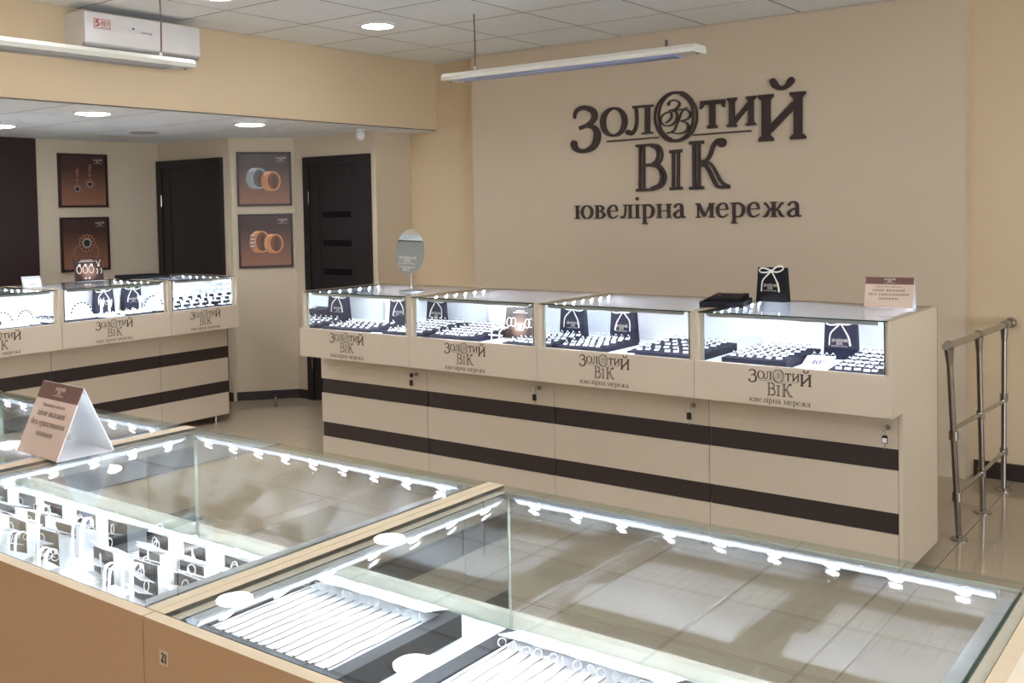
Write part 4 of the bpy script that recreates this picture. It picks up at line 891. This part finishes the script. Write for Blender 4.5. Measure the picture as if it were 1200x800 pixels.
# ------------------------------------------------------------------ necklace trays in the foreground islands
M['chain'] = mat('gold_chain', (108, 88, 74), 0.4, 0.3, var=0.5, scale=500)
def chain_mesh(L, seed):
    random.seed(seed); pts = []; amp = random.uniform(.0005, .0016); ph = random.uniform(0, 6)
    for k in range(17): pts.append((amp*math.sin(k*.9+ph), -L*k/16, .0018))
    b = MB().tube(pts, .0010, M['chain'], 5); b.sphere(pts[-1], .0032, M['chain'], 6, 4); return b.mesh('chain')
chains = [chain_mesh(.185, s) for s in range(5)]
loop_me = MB().tube([(.0065*math.cos(a*PI/6), 0, .0065*math.sin(a*PI/6)) for a in range(12)], .0007, M['plastic'], 5, True).mesh('thread_loop')
tag_me = MB().add([(-.0125, -.008, .021), (.0125, -.008, .021), (.0125, .052, .0062), (-.0125, .052, .0062), (-.0125, -.008, .0200), (.0125, -.008, .0200), (.0125, .052, .0052), (-.0125, .052, .0052)], [(0, 1, 2, 3), (7, 6, 5, 4), (0, 4, 5, 1), (1, 5, 6, 2), (2, 6, 7, 3), (3, 7, 4, 0)], M['paper']).mesh('price_tag')
def necklace_tray(label, where, x0, y0, x1, y1, n=13, h=.038):
    t = thing('necklace_tray', label, 'tray', ((x0+x1)/2, (y0+y1)/2, ZI))
    w, d = (x1-x0)/2, (y1-y0)/2
    MB().box(-w, -d, 0, w, d, h-.012, M['black']).build('base', t)
    for k, a in enumerate(((-w, -d, -w+.03, d), (w-.03, -d, w, d), (-w+.0302, -d, w-.0302, -d+.03), (-w+.0302, d-.012, w-.0302, d))): MB().box(a[0], a[1], h-.0119, a[2], a[3], h, M['black']).build('rim', t)
    MB().box(-w+.0305, -d+.0305, h-.0118, w-.0305, d-.0125, h-.004, M['white']).build('white_pad', t)
    L = 2*d-.0425-.045
    for i in range(n):
        x = (x0+x1)/2-w+.042+(2*w-.084)*i/(n-1); y = y1-.055
        k = thing('necklace', 'thin chain necklace with white tag on the '+where, 'necklace', (x, y, ZI+h-.0036), random.uniform(-.03, .03), 'necklaces on the '+where)
        link('chain', chains[i % 5], k, (0, 0, 0), (0, 0, 0), (1, L/.185, 1))
        link('price_tag', tag_me, k, (random.uniform(-.001, .001), .002, .0006+.0005*(i % 3)))
        link('thread_loop', loop_me, k, (random.uniform(-.004, .004), -.009, .0125), (random.uniform(-.6, .6), 0, random.uniform(-1, 1)))
for (a, b, lab) in ((-.980, -.630, 'left'), (-.612, -.262, 'right')):
    necklace_tray('black tray of chain necklaces at the %s, customer side of the stickered island counter' % lab, '%s customer-side tray of the stickered island' % lab, a, .985, b, 1.285)
    necklace_tray('black tray of chain necklaces at the %s, staff side of the stickered island counter' % lab, '%s staff-side tray of the stickered island' % lab, a, .715, b, .970)
for (a, b, lab) in ((-2.70, -2.36, 'left'), (-2.33, -1.99, 'right')):
    necklace_tray('black tray of chain necklaces at the %s, customer side of the left-edge island counter' % lab, '%s customer-side tray of the left-edge island' % lab, a, .985, b, 1.285)
    necklace_tray('black tray of chain necklaces at the %s, staff side of the left-edge island counter' % lab, '%s staff-side tray of the left-edge island' % lab, a, .715, b, .970)

# ------------------------------------------------------------------ earring blocks and hook stands in the middle island
random.seed(21)
eloop = MB().tube([(.007*math.cos(a*PI/7), 0, .008+.010*math.sin(a*PI/7)) for a in range(14)], .0009, M['plastic'], 5, True).mesh('thread_loop')
def block_meshes(h):
    w, d = .036, .026
    body = MB().prism([(-d+.0012, 0), (d, 0), (d, h*.62), (-d+.0012, h)], 'x', -w, w, M['plastic']).mesh('block_body')
    back = MB().box(-w+.001, -d-.0008, .001, w-.001, -d+.001, h-.001, M['gloss']).mesh('back_panel')
    front = MB().box(-w+.001, d-.0005, .001, w-.001, d+.0012, h*.6, M['block']).mesh('front_panel')
    s = (h*.62-h)/(2*d)
    z = lambda y: h+s*(y+d)+.002
    P = [(-.026, -d-.012), (.026, -d-.008), (.024, d-.006), (-.028, d-.010)]
    card = MB().add([(x, y, z(y)+.004) for x, y in P]+[(x, y, z(y)+.0028) for x, y in P], [(0, 1, 2, 3), (7, 6, 5, 4), (0, 4, 5, 1), (1, 5, 6, 2), (2, 6, 7, 3), (3, 7, 4, 0)], M['paper']).mesh('price_tag')
    return body, back, card, front
bm = {h: block_meshes(h) for h in (.05, .062, .074)}
side_tag = MB().add([(-.026, -.030, .020), (.022, -.028, .009), (.026, .001, -.004), (-.022, .001, .005), (-.026, -.030, .0188), (.022, -.028, .0078), (.026, .001, -.0052), (-.022, .001, .0038)], [(0, 1, 2, 3), (7, 6, 5, 4), (0, 4, 5, 1), (1, 5, 6, 2), (2, 6, 7, 3), (3, 7, 4, 0)], M['paper']).mesh('price_tag')
rows = ((1.232, .062, -1.815, 'back row by the customer glass'), (1.164, .062, -1.735, 'second row'), (1.098, .074, -1.785, 'third row'), (.892, .05, -1.815, 'third row from the staff edge'), (.832, .05, -1.735, 'second row from the staff edge'), (.772, .05, -1.785, 'row along the staff edge'))
for j, (y, h, xs, rn) in enumerate(rows):
    for i in range(6):
        x = xs+.125*i
        if x > -1.12: continue
        t = thing('earring_block', 'white wedge earring block with dark back, '+rn+', middle island', 'display stand', (x+random.uniform(-.004, .004), y+random.uniform(-.003, .003), ZI), random.uniform(-.05, .05), 'earring blocks in the '+rn)
        b, k, c, f = bm[h]
        link('body', b, t); link('back_panel', k, t); link('front_panel', f, t); link('price_tag', c, t, (0, 0, 0), (0, 0, random.uniform(-.12, .12)))
        link('thread_loop', eloop, t, (random.uniform(.0, .02), -.02, h+.003), (random.uniform(-.4, .4), 0, random.uniform(-.8, .8)))
        for q in ((.55,) if j != 2 else (.62, .28)):
            link('price_tag', side_tag, t, (random.uniform(-.004, .004), -.0272, h*q), (random.uniform(-.1, .2), random.uniform(-.1, .1), 0))
            link('thread_loop', eloop, t, (random.uniform(.004, .016), -.036, h*q+.006), (random.uniform(-.3, .3), 0, random.uniform(-.6, .6)))
def hook_mesh(h, w):
    path = [(0, 0), (0, h*.5), (.001, h*.86), (.006, h*.97), (.014, h), (.021, h*.96), (.023, h*.86)]
    q = spline([(a, b, 1) for a, b in path], 4); b = MB()
    for i in range(len(q)-1):
        (a0, z0, _), (a1, z1, _) = q[i], q[i+1]; dx, dz = a1-a0, z1-z0; l = math.hypot(dx, dz); nx, nz = -dz/l*.0014, dx/l*.0014
        b.prism([(a0, z0), (a1, z1), (a1+nx, z1+nz), (a0+nx, z0+nz)], 'x', -w/2, w/2, M['plastic'])
    return b.mesh('hook_strip')
hooks = {h: hook_mesh(h, .0095) for h in (.05, .085, .12)}
def hook_stand(label, x, y, rz, h, n, group):
    t = thing('hook_stand', label, 'earring stand', (x, y, ZI), rz, group)
    MB().box(-.036, -.020, 0, .036, .03, .016, M['plastic']).box(-.0355, -.0208, .0005, .0355, -.0201, .0155, M['gloss']).build('base', t)
    for k in range(n):
        xx = (k-(n-1)/2)*.022
        o = link('hook_strip', hooks[h], t, (xx, 0, .0162), (random.uniform(-.08, .08), 0, random.uniform(-.25, .25)))
        link('earring', loop_me, o, (0, .021, h*.8), (0, 0, random.uniform(0, 2)))
HK = 'white hook earring stands in the middle island'
for x, y, rz, h, n, lab in ((-1.815, 1.03, .1, .12, 2, 'tall white hook stand nearest the side mirror in the middle island'), (-1.715, 1.03, -.2, .05, 2, 'low white hook stand between two taller ones in the middle island'), (-1.60, 1.0, .1, .085, 2, 'middle-height white hook stand near the wood divider in the middle island'),
        (-1.80, .955, .2, .085, 2, 'middle-height white hook stand at the staff edge by the side mirror'), (-1.70, .95, 0, .085, 2, 'middle-height white hook stand at the staff edge, away from the side mirror')):
    hook_stand(lab, x, y, rz, h, n, HK)
